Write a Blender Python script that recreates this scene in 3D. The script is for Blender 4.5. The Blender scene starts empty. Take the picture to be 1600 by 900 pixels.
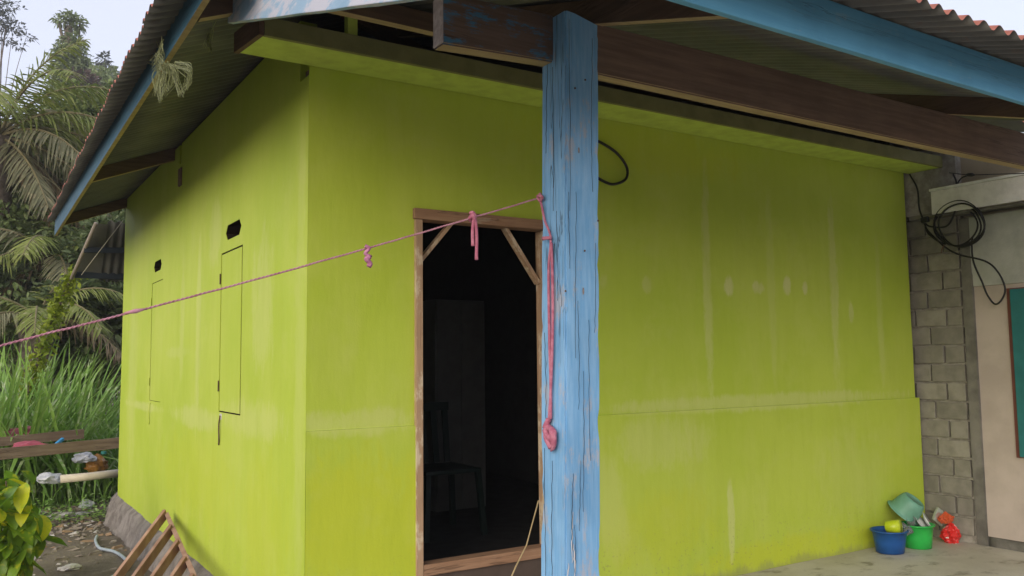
import bpy, bmesh, math, random
from mathutils import Vector, Matrix, noise as mnoise
R_ = math.radians
rng = random.Random(7)
scene = bpy.context.scene
COL = scene.collection

# ------------------------------------------------------------------ camera
FPX = 1335.84
AX = Vector((0.843, -0.537, -0.012)).normalized()
CAMROT = Matrix(((0.84341, 0.03638, 0.53604), (-0.53717, 0.07758, 0.83989), (-0.01184, -0.99632, 0.08527)))
CAM = Vector((-1.42, -4.113, 1.40))
cd = bpy.data.cameras.new('camera'); cam = bpy.data.objects.new('camera', cd); COL.objects.link(cam)
cx, cy, cz = [Vector((CAMROT[0][i], CAMROT[1][i], CAMROT[2][i])) for i in range(3)]
cm = Matrix((cx, -cy, -cz)).transposed()
cam.matrix_world = Matrix.Translation(CAM) @ cm.to_4x4()
cd.sensor_width = 36.0; cd.lens = FPX / 1600 * 36; cd.clip_end = 2000; cd.clip_start = 0.02
scene.camera = cam
def at(px, py, ax, v):
    """pixel of the photograph -> point on the plane X=v, Y=v or Z=v"""
    d = cx * (px - 800) + cy * (py - 450) + cz * FPX
    i = 'XYZ'.index(ax)
    t = (v - CAM[i]) / d[i]
    return CAM + d * t

# ------------------------------------------------------------------ light
SUN_EL, SUN_AZ = R_(22), R_(-34)          # azimuth measured from -X towards +Y
w = bpy.data.worlds.new('World'); scene.world = w; w.use_nodes = True
nt = w.node_tree; nt.nodes.clear()
out = nt.nodes.new('ShaderNodeOutputWorld'); add = nt.nodes.new('ShaderNodeAddShader')
b1 = nt.nodes.new('ShaderNodeBackground'); b2 = nt.nodes.new('ShaderNodeBackground')
sky = nt.nodes.new('ShaderNodeTexSky'); sky.sky_type = 'NISHITA'; sky.sun_disc = False
sky.sun_elevation = SUN_EL
sdir = Vector((-math.cos(SUN_AZ) * math.cos(SUN_EL), math.sin(SUN_AZ) * math.cos(SUN_EL), math.sin(SUN_EL)))
sky.sun_rotation = math.atan2(sdir.x, sdir.y)
sky.air_density = 1.0; sky.dust_density = 3.0; sky.ozone_density = 1.0
b1.inputs['Strength'].default_value = 0.05
b2.inputs['Color'].default_value = (0.675, 0.68, 0.79, 1); b2.inputs['Strength'].default_value = 0.78   # even veil of high cloud
nt.links.new(sky.outputs[0], b1.inputs['Color'])
nt.links.new(b1.outputs[0], add.inputs[0]); nt.links.new(b2.outputs[0], add.inputs[1]); nt.links.new(add.outputs[0], out.inputs[0])
sd = bpy.data.lights.new('sun', 'SUN'); sd.energy = 1.12; sd.angle = R_(42); sd.color = (1.0, 0.93, 0.82)
so = bpy.data.objects.new('sun', sd); COL.objects.link(so)
so.rotation_euler = sdir.to_track_quat('Z', 'Y').to_euler()
vs = scene.view_settings
scene.display_settings.display_device = 'sRGB'
vs.view_transform = 'Standard'; vs.look = 'None'; vs.exposure = 0.47; vs.gamma = 1.0; vs.use_curve_mapping = False

# ------------------------------------------------------------------ materials
class NT:
    def __init__(s, name):
        s.m = bpy.data.materials.new(name); s.m.use_nodes = True
        s.t = s.m.node_tree; s.t.nodes.clear()
        s.o = s.t.nodes.new('ShaderNodeOutputMaterial')
    def n(s, typ, **kw):
        x = s.t.nodes.new('ShaderNode' + typ)
        for k, v in kw.items():
            if k in x.inputs.keys(): s.put(x.inputs[k], v)
            else: setattr(x, k, v)
        return x
    def put(s, sock, v):
        if isinstance(v, bpy.types.NodeSocket): s.t.links.new(v, sock)
        elif isinstance(v, (tuple, list)) and len(v) == 3 and sock.type == 'RGBA': sock.default_value = (*v, 1)
        else: sock.default_value = v
    def math(s, op, a, b=0.0, c=None, clamp=False):
        x = s.t.nodes.new('ShaderNodeMath'); x.operation = op; x.use_clamp = clamp
        s.put(x.inputs[0], a); s.put(x.inputs[1], b)
        if c is not None: s.put(x.inputs[2], c)
        return x.outputs[0]
    def mix(s, f, a, b, mode='MIX'):
        x = s.t.nodes.new('ShaderNodeMix'); x.data_type = 'RGBA'; x.blend_type = mode
        s.put(x.inputs[0], f); s.put(x.inputs[6], a); s.put(x.inputs[7], b)
        return x.outputs[2]
    def ramp(s, f, lo, hi):
        x = s.t.nodes.new('ShaderNodeMapRange'); x.clamp = True; x.interpolation_type = 'SMOOTHSTEP'
        s.put(x.inputs[0], f); x.inputs[1].default_value = lo; x.inputs[2].default_value = hi
        return x.outputs[0]
    def pos(s, obj=False):
        if obj: return s.n('TexCoord').outputs['Object']
        return s.n('NewGeometry').outputs['Position']
    def noise(s, scale=1.0, stretch=(1, 1, 1), detail=4.0, rough=0.55, off=(0, 0, 0), obj=False, dist=0.0):
        mp = s.t.nodes.new('ShaderNodeMapping'); mp.inputs['Scale'].default_value = stretch; mp.inputs['Location'].default_value = off
        s.t.links.new(s.pos(obj), mp.inputs[0])
        x = s.t.nodes.new('ShaderNodeTexNoise'); x.inputs['Scale'].default_value = scale
        x.inputs['Detail'].default_value = detail; x.inputs['Roughness'].default_value = rough; x.inputs['Distortion'].default_value = dist
        s.t.links.new(mp.outputs[0], x.inputs['Vector'])
        return x.outputs[0]
    def bump(s, h, strength=0.3, dist=0.01):
        x = s.t.nodes.new('ShaderNodeBump'); x.inputs['Strength'].default_value = strength; x.inputs['Distance'].default_value = dist
        s.put(x.inputs['Height'], h); return x.outputs[0]
    def pbr(s, col, rough=0.7, spec=0.3, normal=None, metal=0.0, **kw):
        p = s.t.nodes.new('ShaderNodeBsdfPrincipled')
        s.put(p.inputs['Base Color'], col); s.put(p.inputs['Roughness'], rough)
        s.put(p.inputs['Specular IOR Level'], spec); s.put(p.inputs['Metallic'], metal)
        if normal is not None: s.t.links.new(normal, p.inputs['Normal'])
        for k, v in kw.items(): s.put(p.inputs[k], v)
        s.t.links.new(p.outputs[0], s.o.inputs[0]); return s.m

def mat_mottle(name, a, b, scale=6, rough=0.7, spec=0.3, bump=0.2, bscale=None, stretch=(1, 1, 1), dist=0.005, obj=False, var=0.0):
    t = NT(name)
    f = t.noise(scale, stretch, 6, 0.6, obj=obj)
    col = t.mix(t.ramp(f, 0.33, 0.67), a, b)
    if var:
        r = t.n('ObjectInfo').outputs['Random']
        col = t.mix(1.0, col, t.n('CombineColor', Red=t.math('MULTIPLY_ADD', r, var, 1 - var / 2), Green=t.math('MULTIPLY_ADD', r, var, 1 - var / 2), Blue=t.math('MULTIPLY_ADD', r, var, 1 - var / 2)).outputs[0], 'MULTIPLY')
    nb = t.noise(bscale or scale * 6, stretch, 5, 0.6, obj=obj)
    return t.pbr(col, rough, spec, t.bump(nb, bump, dist))

def mat_wood(name, a, b, axis, rough=0.75, crack=0.35, fine=60, worn=None, wornamt=0.6, wornlo=0.55, crackcol=(0.015, 0.012, 0.012), spec=0.2):
    """grain stretched along an axis, dark checks, optional worn patches"""
    t = NT(name); s = [1, 1, 1]; s['XYZ'.index(axis)] = 0.06
    g = t.noise(fine, s, 6, 0.65)
    col = t.mix(t.ramp(g, 0.3, 0.7), a, b)
    big = t.noise(3.0, (1, 1, 1), 4, 0.6, off=(3, 1, 5))
    col = t.mix(t.math('MULTIPLY', t.ramp(big, 0.4, 0.75), 0.35), col, tuple(x * 0.6 for x in a))
    if worn:
        sw = list(s); sw['XYZ'.index(axis)] = 0.22; wn = t.noise(22, sw, 7, 0.78, off=(9, 4, 2)); wb = t.noise(4.5, (1, 1, 1), 5, 0.65, off=(1, 7, 3))
        f = t.ramp(t.math('ADD', t.math('MULTIPLY', wn, 0.6), t.math('MULTIPLY', wb, 0.4)), wornlo, wornlo + 0.07)
        col = t.mix(t.math('MULTIPLY', f, wornamt), col, worn)
    s2 = list(s); s2['XYZ'.index(axis)] = 0.045
    cn = t.noise(26, s2, 3, 0.5, off=(4, 8, 1), dist=0.25)
    d = t.math('ABSOLUTE', t.math('SUBTRACT', cn, 0.5))
    mask = t.ramp(t.noise(5, s, 2, 0.5, off=(2, 2, 9)), 0.46, 0.6)
    ck = t.math('MULTIPLY', t.math('SUBTRACT', 1.0, t.ramp(d, 0.002, 0.014)), mask)
    col = t.mix(t.math('MULTIPLY', ck, crack), col, crackcol)
    h = t.math('SUBTRACT', t.math('MULTIPLY', g, 0.4), ck)
    return t.pbr(col, rough, spec, t.bump(h, 0.6, 0.004))

def mat_lime(name, axis, spots, fresh=()):
    """lime wall paint with pale filler marks showing through; axis = horizontal coordinate of the wall"""
    t = NT(name); p = t.n('SeparateXYZ', Vector=t.pos())
    u = p.outputs['XYZ'.index(axis)]; v = p.outputs[2]
    n1 = t.noise(0.9, (1, 1, 1), 5, 0.6); n2 = t.noise(3.2, (1, 1, 0.35), 6, 0.6, off=(5, 2, 1))
    col = t.mix(t.ramp(n1, 0.35, 0.65), (0.42, 0.54, 0.046), (0.475, 0.58, 0.07))
    col = t.mix(t.math('MULTIPLY', t.ramp(n2, 0.5, 0.72), 0.35), col, (0.52, 0.585, 0.12))
    edge = t.math('ADD', t.math('MULTIPLY', t.noise(5, (1, 1, .45), 6, 0.75, off=(2, 6, 4)), .6), t.math('MULTIPLY', t.noise(24, (1, 1, .3), 5, 0.7, off=(7, 1, 3)), .4))
    def acc(sp):
        tot = None
        for (u0, v0, ru, rv, amt) in sp:
            a = t.math('DIVIDE', t.math('SUBTRACT', u, u0), ru); b = t.math('DIVIDE', t.math('SUBTRACT', v, v0), rv)
            r = t.math('ADD', t.math('MULTIPLY', a, a), t.math('MULTIPLY', b, b))
            r = t.math('ADD', r, t.math('MULTIPLY', t.math('SUBTRACT', edge, 0.5), 4.2))
            f = t.math('MULTIPLY', t.math('SUBTRACT', 1.0, t.ramp(r, 0.1, 1.0)), min(.9, amt * 1.35))
            tot = f if tot is None else t.math('MAXIMUM', tot, f)
        return tot
    if fresh: col = t.mix(acc(fresh), col, (0.49, 0.56, 0.035))
    col = t.mix(acc(spots), col, (0.60, 0.63, 0.24))
    zz = t.math('SUBTRACT', v, t.math('MULTIPLY', t.math('SUBTRACT', t.noise(6, (1, 1, .3), 5, .7, off=(3, 9, 2)), .42), .28))
    col = t.mix(t.math('MULTIPLY', t.math('SUBTRACT', 1.0, t.ramp(zz, -.05, .012)), .5), col, (0.23, 0.22, 0.12))
    sp1 = t.noise(55, (1, 1, 1), 2, .5, off=(6, 2, 7)); low = t.math('SUBTRACT', 1.0, t.ramp(v, .05, .55))
    col = t.mix(t.math('MULTIPLY', t.math('MULTIPLY', t.ramp(sp1, .63, .68), low), .45), col, (0.25, 0.22, 0.11))
    ro = t.noise(9, (1, 1, .12), 5, .65, off=(3, 3, 3)); ro2 = t.noise(2.0, (1, 1, 1), 6, .7, off=(11, 5, 2))
    col = t.mix(t.math('MULTIPLY', t.ramp(ro, .42, .7), .22), col, (0.37, 0.47, 0.03))
    col = t.mix(t.math('MULTIPLY', t.ramp(ro2, .5, .66), .22), col, (0.54, 0.60, 0.14))
    gr = t.noise(90, (1, 1, 1), 3, 0.6); br = t.noise(2.2, (1, 1, 1), 3, 0.5, off=(8, 8, 8))
    br2 = t.noise(30, (1, 1, 0.25), 3, 0.5, off=(1, 3, 8))
    h = t.math('ADD', t.math('MULTIPLY', gr, 0.12), t.math('ADD', t.math('MULTIPLY', br, 2.2), t.math('MULTIPLY', br2, 0.34)))
    return t.pbr(col, t.math('MULTIPLY_ADD', n2, 0.2, 0.5), 0.25, t.bump(h, 0.35, 0.012))

def mat_leaf(name, a, b, c=None, scale=3.0, trans=0.3, rough=0.55):
    t = NT(name)
    f = t.noise(scale, (1, 1, 1), 3, 0.6); g = t.noise(scale * 7, (1, 1, 1), 2, 0.5, off=(4, 4, 4))
    col = t.mix(t.ramp(f, 0.35, 0.65), a, b)
    if c: col = t.mix(t.ramp(g, 0.54, 0.7), col, c)
    d = t.n('BsdfPrincipled'); t.put(d.inputs['Base Color'], col); t.put(d.inputs['Roughness'], rough); t.put(d.inputs['Specular IOR Level'], 0.3)
    tr = t.n('BsdfTranslucent'); t.put(tr.inputs[0], col)
    m = t.n('MixShader'); m.inputs[0].default_value = trans
    t.t.links.new(d.outputs[0], m.inputs[1]); t.t.links.new(tr.outputs[0], m.inputs[2]); t.t.links.new(m.outputs[0], t.o.inputs[0])
    return t.m
def mat_plain(name, c, rough=0.4, spec=0.4, **kw):
    t = NT(name); f = t.noise(9, (1, 1, 1), 4, 0.6)
    col = t.mix(t.ramp(f, 0.35, 0.7), c, tuple(x * 0.82 for x in c))
    return t.pbr(col, t.math('MULTIPLY_ADD', f, 0.2, rough - 0.1), spec, t.bump(t.noise(40, (1, 1, 1), 2), 0.08, 0.002), **kw)

# ------------------------------------------------------------------ mesh builder and object helpers
class MB:
    def __init__(s): s.v = []; s.f = []; s.mi = []
    def add(s, vs, fs, mi=0):
        o = len(s.v); s.v += [Vector(x) for x in vs]; s.f += [tuple(i + o for i in f) for f in fs]; s.mi += [mi] * len(fs); return s
    def box(s, a, b, mi=0):
        (x0, y0, z0), (x1, y1, z1) = a, b
        return s.add([(x0, y0, z0), (x1, y0, z0), (x1, y1, z0), (x0, y1, z0), (x0, y0, z1), (x1, y0, z1), (x1, y1, z1), (x0, y1, z1)],
                     [(3, 2, 1, 0), (4, 5, 6, 7), (0, 1, 5, 4), (1, 2, 6, 5), (2, 3, 7, 6), (3, 0, 4, 7)], mi)
    def bar(s, a, b, w, h, upv=(0, 0, 1), mi=0, seg=1, jit=0.0):
        """rectangular bar from a to b, w across, h along upv"""
        a = Vector(a); b = Vector(b); d = (b - a).normalized(); side = d.cross(Vector(upv)).normalized(); u = side.cross(d).normalized()
        vs = []; 
        for i in range(seg + 1):
            p = a.lerp(b, i / seg)
            for (q, r) in ((-1, -1), (1, -1), (1, 1), (-1, 1)):
                j = Vector((rng.uniform(-1, 1), rng.uniform(-1, 1), rng.uniform(-1, 1))) * jit
                vs.append(p + side * (q * w / 2) + u * (r * h / 2) + j)
        fs = [(3, 2, 1, 0)[::-1][::-1], tuple(seg * 4 + k for k in range(4))]
        for i in range(seg):
            for k in range(4):
                fs.append((i * 4 + k, i * 4 + (k + 1) % 4, (i + 1) * 4 + (k + 1) % 4, (i + 1) * 4 + k))
        return s.add(vs, fs, mi)
    def tube(s, pts, r, n=8, mi=0, close=True):
        pts = [Vector(p) for p in pts]; vs = []; fs = []; ref = Vector((0.13, 0.31, 0.94)); m = len(pts)
        for i, p in enumerate(pts):
            d = (pts[min(i + 1, m - 1)] - pts[max(i - 1, 0)]).normalized()
            sd_ = d.cross(ref)
            if sd_.length < 0.05: sd_ = d.cross(Vector((1, 0, 0)))
            sd_.normalize(); u = sd_.cross(d); rr = r[i] if isinstance(r, (list, tuple)) else r
            for k in range(n):
                a = 2 * math.pi * k / n; vs.append(p + sd_ * (math.cos(a) * rr) + u * (math.sin(a) * rr))
        for i in range(m - 1):
            for k in range(n): fs.append((i * n + k, i * n + (k + 1) % n, (i + 1) * n + (k + 1) % n, (i + 1) * n + k))
        if close: fs += [tuple(range(n))[::-1], tuple((m - 1) * n + k for k in range(n))]
        return s.add(vs, fs, mi)
    def lathe(s, prof, c=(0, 0, 0), n=32, mat=None, mi=0, sx=1.0, sy=1.0):
        vs = []; fs = []; m = len(prof); c = Vector(c)
        for (r, z) in prof:
            for k in range(n):
                a = 2 * math.pi * k / n; p = Vector((r * math.cos(a) * sx, r * math.sin(a) * sy, z))
                if mat is not None: p = mat @ p
                vs.append(c + p)
        for i in range(m - 1):
            for k in range(n): fs.append((i * n + k, i * n + (k + 1) % n, (i + 1) * n + (k + 1) % n, (i + 1) * n + k))
        if prof[0][0] > 1e-4: fs.append(tuple(range(n))[::-1])
        if prof[-1][0] > 1e-4: fs.append(tuple((m - 1) * n + k for k in range(n)))
        return s.add(vs, fs, mi)
    def leaf(s, p, d, nrm, L, wd, droop=0.2, mi=0, seg=2):
        """pointed blade from p along d, folded at the midrib"""
        d = Vector(d).normalized(); side = d.cross(Vector(nrm))
        if side.length < 1e-3: side = d.cross(Vector((0.3, 0.5, 0.8)))
        side.normalize(); u = side.cross(d); vs = []; fs = []
        for i in range(seg + 1):
            t = i / seg; ww = wd * (math.sin(math.pi * min(1, 0.12 + 0.88 * t)) ** 0.8 if seg > 2 else (0.5, 1.0, 0.0)[i] if seg == 2 else 1)
            q = Vector(p) + d * (L * t) - Vector((0, 0, 1)) * (droop * L * t * t)
            vs += [q - side * (ww / 2) + u * (ww * 0.12), q, q + side * (ww / 2) + u * (ww * 0.12)]
        for i in range(seg):
            a = i * 3; fs += [(a, a + 1, a + 4, a + 3), (a + 1, a + 2, a + 5, a + 4)]
        return s.add(vs, fs, mi)

WP = {}
def link(o, parent=None, wpos=(0, 0, 0)):
    COL.objects.link(o); wpos = Vector(wpos); WP[o] = wpos
    if parent is not None: o.parent = parent; o.location = wpos - WP[parent]
    else: o.location = wpos
    return o
def obj(name, mb, mat, parent=None, smooth=False, label=None, origin=None, bevel=0.0, stuff=False, under=None):
    me = bpy.data.meshes.new(name)
    if origin is None:
        lo = Vector([min(v[i] for v in mb.v) for i in range(3)]); hi = Vector([max(v[i] for v in mb.v) for i in range(3)])
        origin = (lo + hi) / 2
        if parent is None: origin.z = lo.z
    origin = Vector(origin)
    me.from_pydata([v - origin for v in mb.v], [], mb.f)
    mats = mat if isinstance(mat, (list, tuple)) else [mat]
    for m in mats: me.materials.append(m)
    if len(mats) > 1: me.polygons.foreach_set('material_index', mb.mi)
    bm = bmesh.new(); bm.from_mesh(me)
    if bevel:
        bmesh.ops.remove_doubles(bm, verts=bm.verts, dist=1e-5)
        bmesh.ops.recalc_face_normals(bm, faces=bm.faces)
        es = [e for e in bm.edges if len(e.link_faces) == 2 and e.calc_face_angle(0) > 0.5]
        bmesh.ops.bevel(bm, geom=es, offset=bevel, segments=2, affect='EDGES', profile=0.6)
    elif not stuff: bmesh.ops.recalc_face_normals(bm, faces=bm.faces)
    if under is not None:
        me.materials.append(under); bm.normal_update()
        for f in bm.faces:
            if f.normal.z < -0.75: f.material_index = len(mats)
    bm.to_mesh(me); bm.free()
    if smooth:
        me.polygons.foreach_set('use_smooth', [True] * len(me.polygons))
    o = bpy.data.objects.new(name, me)
    link(o, parent, origin)
    if label: o['label'] = label
    if stuff: o['kind'] = 'stuff'
    return o
def thing(name, label, cat, loc=(0, 0, 0), group=None):
    o = bpy.data.objects.new(name, None); o.empty_display_size = 0.1; link(o, None, loc)
    o['label'] = label; o['category'] = cat
    if group: o['group'] = group
    return o
def tag(o, label, cat, group=None):
    o['label'] = label; o['category'] = cat
    if group: o['group'] = group
    return o
def struct(name, mb, mat, smooth=False, **k):
    o = obj(name, mb, mat, None, smooth, **k); o['kind'] = 'structure'; return o
def curve_pts(pts, n=8):
    """Catmull-Rom through points"""
    P = [Vector(p) for p in pts]; P = [P[0] * 2 - P[1]] + P + [P[-1] * 2 - P[-2]]; o = []
    for i in range(1, len(P) - 2):
        a, b, c, d = P[i - 1:i + 3]
        for k in range(n):
            t = k / n
            o.append(0.5 * ((2 * b) + (c - a) * t + (2 * a - 5 * b + 4 * c - d) * t * t + (3 * b - a - 3 * c + d) * t ** 3))
    o.append(P[-2]); return o
def fbm(p, sc=1.0): return mnoise.fractal(Vector(p) * sc, 1.0, 2.0, 4)

# palette
front_spots = []
for (px, py, ru, rv, am) in [(1140, 447, .055, .085, .75), (1185, 450, .075, .06, .7), (1230, 446, .055, .08, .8), (1258, 450, .035, .06, .8), (1330, 490, .04, .09, .4), (1012, 445, .05, .07, .3), (945, 440, .05, .06, .25)]:
    q = at(px, py, 'Y', 0); front_spots.append((q.x, q.z, ru, rv, am))
for (px, y0, y1, ru, am) in [(1100, 240, 640, .05, .34), (1297, 300, 610, .06, .36), (1200, 300, 620, .05, .16), (1370, 380, 620, .05, .2)]:
    q0 = at(px, y0, 'Y', 0); q1 = at(px, y1, 'Y', 0); front_spots.append((q0.x, (q0.z + q1.z) / 2, ru, abs(q0.z - q1.z) / 1.7, am))
front_spots += [(3.4, 1.10, 1.9, .07, .35), (0.28, 1.10, .42, .09, .34), (2.3, .86, .5, .2, .24), (1.9, .55, .15, .4, .22), (2.9, .35, .04, .35, .45), (4.2, .5, .5, .4, .14)]
front_fresh = [(0.3, .55, .5, .5, .8), (2.3, .35, .6, .3, .4), (3.8, .05, 1.6, .14, .6), (2.2, 2.75, 1.2, .2, .4)]
left_spots = [(1.0, 1.08, .8, .14, .28), (2.4, 1.02, .9, .1, .32), (4.6, 1.02, 1.2, .05, .35), (2.35, 1.6, .09, .8, .28), (3.1, 1.5, .5, .06, .2), (.75, 1.75, .25, .5, .25), (.10, 1.3, .10, 1.6, .16), (2.9, 1.7, .09, .6, .2), (5.2, 1.3, .3, 1.2, .2), (1.9, 2.3, .2, .3, .25)]
left_fresh = [(2.4, .6, 1.4, .4, .3), (.7, .5, .5, .5, .3)]
M_front = mat_lime('lime wall paint front', 'X', front_spots, front_fresh)
M_left = mat_lime('lime wall paint side', 'Y', left_spots, left_fresh)
M_soffit = mat_plain('lime soffit paint', (0.56, 0.70, 0.12), 0.55, 0.25)
M_olive = mat_plain('olive overpainted board', (0.22, 0.22, 0.085), 0.65, 0.2)
M_post = mat_wood('peeling blue post paint', (0.165, 0.39, 0.66), (0.27, 0.49, 0.73), 'Z', 0.6, 0.75, 90, (0.44, 0.43, 0.45), 0.7, 0.535)
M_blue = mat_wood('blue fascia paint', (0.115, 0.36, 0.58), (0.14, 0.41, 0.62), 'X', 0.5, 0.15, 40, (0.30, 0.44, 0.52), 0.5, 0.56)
M_blueY = mat_wood('side fascia blue with eave shade', (0.025, 0.085, 0.13), (0.04, 0.12, 0.175), 'Y', 0.5, 0.15, 40, (0.15, 0.24, 0.28), 0.5, 0.58)  # fascia blue darkened in colour to stand for the shade under the eave
M_barge = mat_wood('worn pale blue barge paint', (0.26, 0.42, 0.58), (0.34, 0.48, 0.62), 'Y', 0.5, 0.15, 30, (0.55, 0.54, 0.60), 0.85, 0.47)
M_beam = mat_wood('dark brown beam wood', (0.165, 0.11, 0.080), (0.245, 0.165, 0.12), 'X', 0.75, 0.5, 45, (0.18, 0.12, 0.09), 0.5, 0.56)
M_beamb = mat_wood('half painted beam wood', (0.12, 0.085, 0.065), (0.18, 0.125, 0.10), 'X', 0.7, 0.4, 45, (0.06, 0.20, 0.34), 0.9, 0.515)
M_raft = mat_wood('raw rafter wood', (0.10, 0.065, 0.045), (0.16, 0.10, 0.065), 'Y', 0.8, 0.3, 45)
M_raftX = mat_wood('raw rafter wood across', (0.10, 0.065, 0.045), (0.16, 0.105, 0.065), 'X', 0.8, 0.3, 45)
M_bare = mat_wood('bare tan wood edge', (0.34, 0.25, 0.13), (0.46, 0.35, 0.19), 'X', .8, .2, 30)
M_frame = mat_wood('door frame wood', (0.36, 0.23, 0.14), (0.47, 0.32, 0.20), 'Z', 0.7, 0.3, 50, (0.62, 0.53, 0.38), 0.8, 0.50)
M_frameX = mat_wood('door lintel wood', (0.29, 0.165, 0.095), (0.37, 0.225, 0.135), 'X', 0.7, 0.4, 50, (0.5, 0.42, 0.32), 0.5, 0.58)
def mat_roof():
    t = NT('corrugated roof underside'); n = t.noise(3, (1, 1, 1), 5, 0.6)
    col = t.mix(t.ramp(n, 0.35, 0.65), (0.10, 0.105, 0.098), (0.15, 0.15, 0.135))
    col = t.mix(t.math('MULTIPLY', t.ramp(t.noise(14, (1, 1, 1), 5, .7, off=(2, 2, 2)), 0.55, 0.7), 0.5), col, (0.16, 0.11, 0.08))
    return t.pbr(col, 0.5, 0.4, t.bump(t.noise(50, (1, 1, 1), 3), 0.1, 0.003))
M_roofu = mat_roof()
M_rooft = mat_mottle('rusty red roof top', (0.30, 0.10, 0.07), (0.42, 0.16, 0.11), 7, 0.6, 0.3, 0.1)
M_conc = mat_mottle('rough grey plinth concrete', (0.17, 0.15, 0.13), (0.30, 0.27, 0.24), 7, 0.9, 0.1, 0.9, 30, dist=0.03)
def mat_slab():
    t = NT('stained porch concrete')
    a = t.noise(1.6, (1, 1, 1), 6, 0.65); b = t.noise(4.0, (1.0, 1.6, 1), 5, 0.6, off=(3, 3, 3)); c = t.noise(60, (1, 1, 1), 3, 0.6)
    col = t.mix(t.ramp(a, 0.35, 0.65), (0.46, 0.42, 0.34), (0.58, 0.54, 0.46))
    col = t.mix(t.math('MULTIPLY', t.ramp(b, 0.54, 0.68), 0.7), col, (0.16, 0.14, 0.09))
    col = t.mix(t.math('MULTIPLY', t.ramp(c, 0.55, 0.75), 0.25), col, (0.22, 0.2, 0.16))
    return t.pbr(col, t.math('MULTIPLY_ADD', a, 0.3, 0.45), 0.3, t.bump(t.math('ADD', t.math('MULTIPLY', a, 1.0), t.math('MULTIPLY', c, 0.25)), 0.4, 0.01))
M_slab = mat_slab()
def mat_ground():
    t = NT('damp soil')
    a = t.noise(0.9, (1, 1, 1), 6, 0.65); b = t.noise(7, (1, 1, 1), 6, 0.7, off=(3, 3, 3)); c = t.noise(40, (1, 1, 1), 4, 0.7)
    col = t.mix(t.ramp(a, 0.35, 0.62), (0.105, 0.085, 0.062), (0.20, 0.165, 0.125))
    col = t.mix(t.math('MULTIPLY', t.ramp(b, 0.52, 0.7), 0.6), col, (0.27, 0.23, 0.18))
    g = t.noise(0.35, (1, 1, 1), 4, 0.6, off=(9, 1, 2))
    col = t.mix(t.math('MULTIPLY', t.ramp(g, 0.55, 0.66), 0.7), col, (0.06, 0.085, 0.03))
    return t.pbr(col, 0.85, 0.2, t.bump(t.math('ADD', b, t.math('MULTIPLY', c, 0.6)), 0.8, 0.03))
M_ground = mat_ground()
M_black = mat_plain('black cable rubber', (0.012, 0.012, 0.014), 0.45, 0.4)
M_dark = mat_plain('interior plaster darkened for shade', (0.03, 0.03, 0.03), 0.8, 0.1)  # near black: the darkness of the room is put into the colour
M_pink = mat_mottle('pink cloth rope', (0.40, 0.12, 0.18), (0.54, 0.22, 0.29), 40, 0.85, 0.1, 0.6, 200, dist=0.003)
M_rope = mat_mottle('thin pink rope', (0.42, 0.19, 0.24), (0.54, 0.28, 0.34), 30, 0.8, 0.1, 0.6, 300, dist=0.002)
M_gapshade = mat_plain('shutter and vent gap shade', (0.025, 0.018, 0.012), 0.9, 0.05)  # dark colour standing for shade inside the shutter gaps and vent holes
M_hinge = mat_mottle('rusty hinge steel', (0.06, 0.035, 0.02), (0.14, 0.08, 0.045), 60, 0.7, 0.4, 0.3)

# ------------------------------------------------------------------ ground, slab, terrain
g = MB(); n = 60
def gz(x, y):
    r = math.hypot(x, y)
    z = -0.25
    if y > 5: z += 0.03 * fbm((x, y, 0), 0.8) * min(1, (y - 5) / 3)
    return z + 0.012 * fbm((x, y, 3), 1.7)
xs = [-300, -120, -60, -30, -15, -8] + [-5 + 0.2 * i for i in range(0, 81)] + [15, 30, 60, 120, 300]
ys = [-300, -100, -40, -20, -10] + [-7 + 0.25 * i for i in range(0, 101)] + [22, 30, 60, 120, 300]
for y in ys:
    for x in xs: g.v.append(Vector((x, y, gz(x, y))))
for j in range(len(ys) - 1):
    for i in range(len(xs) - 1):
        a = j * len(xs) + i; g.f.append((a, a + 1, a + 1 + len(xs), a + len(xs)))
g.mi = [0] * len(g.f)
struct('ground', g, M_ground, True)
s_ = MB(); nx, ny = 40, 24
for j in range(ny + 1):
    for i in range(nx + 1):
        x = -0.12 + 5.24 * i / nx; y = -3.1 + 3.08 * j / ny
        s_.v.append(Vector((x, y, -0.03 + 0.004 * fbm((x, y, 1), 1.2))))
for j in range(ny):
    for i in range(nx): a = j * (nx + 1) + i; s_.f.append((a, a + 1, a + nx + 2, a + nx + 1))
s_.mi = [0] * len(s_.f)
k = len(s_.v); s_.add([(-0.12, -3.1, -0.4), (5.12, -3.1, -0.4), (5.12, -0.02, -0.4), (-0.12, -0.02, -0.4), (-0.12, -3.1, -0.035), (5.12, -3.1, -0.035), (5.12, -0.02, -0.035), (-0.12, -0.02, -0.035)], [(0, 1, 5, 4), (2, 3, 7, 6), (3, 0, 4, 7), (1, 2, 6, 5)])
struct('porch_slab', s_, M_slab, True)
yd = MB()
yx = [-7 + .8 * i for i in range(34)]; yy_ = [-20 + .8 * i for i in range(22)]
for y in yy_:
    for x in yx: yd.v.append(Vector((x, min(y, -3.13), -0.215 + 0.012 * fbm((x, y, 2), .6))))
for j in range(len(yy_) - 1):
    for i in range(len(yx) - 1): a = j * len(yx) + i; yd.f.append((a, a + 1, a + 1 + len(yx), a + len(yx)))
yd.mi = [0] * len(yd.f)
M_yard = mat_mottle('pale dry yard', (0.22, 0.19, 0.15), (0.32, 0.28, 0.23), 2, .9, .1, .4, 30)
struct('bounce_yard', yd, M_yard, True)  # unseen pale ground, added to bounce light onto the front wall

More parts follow.
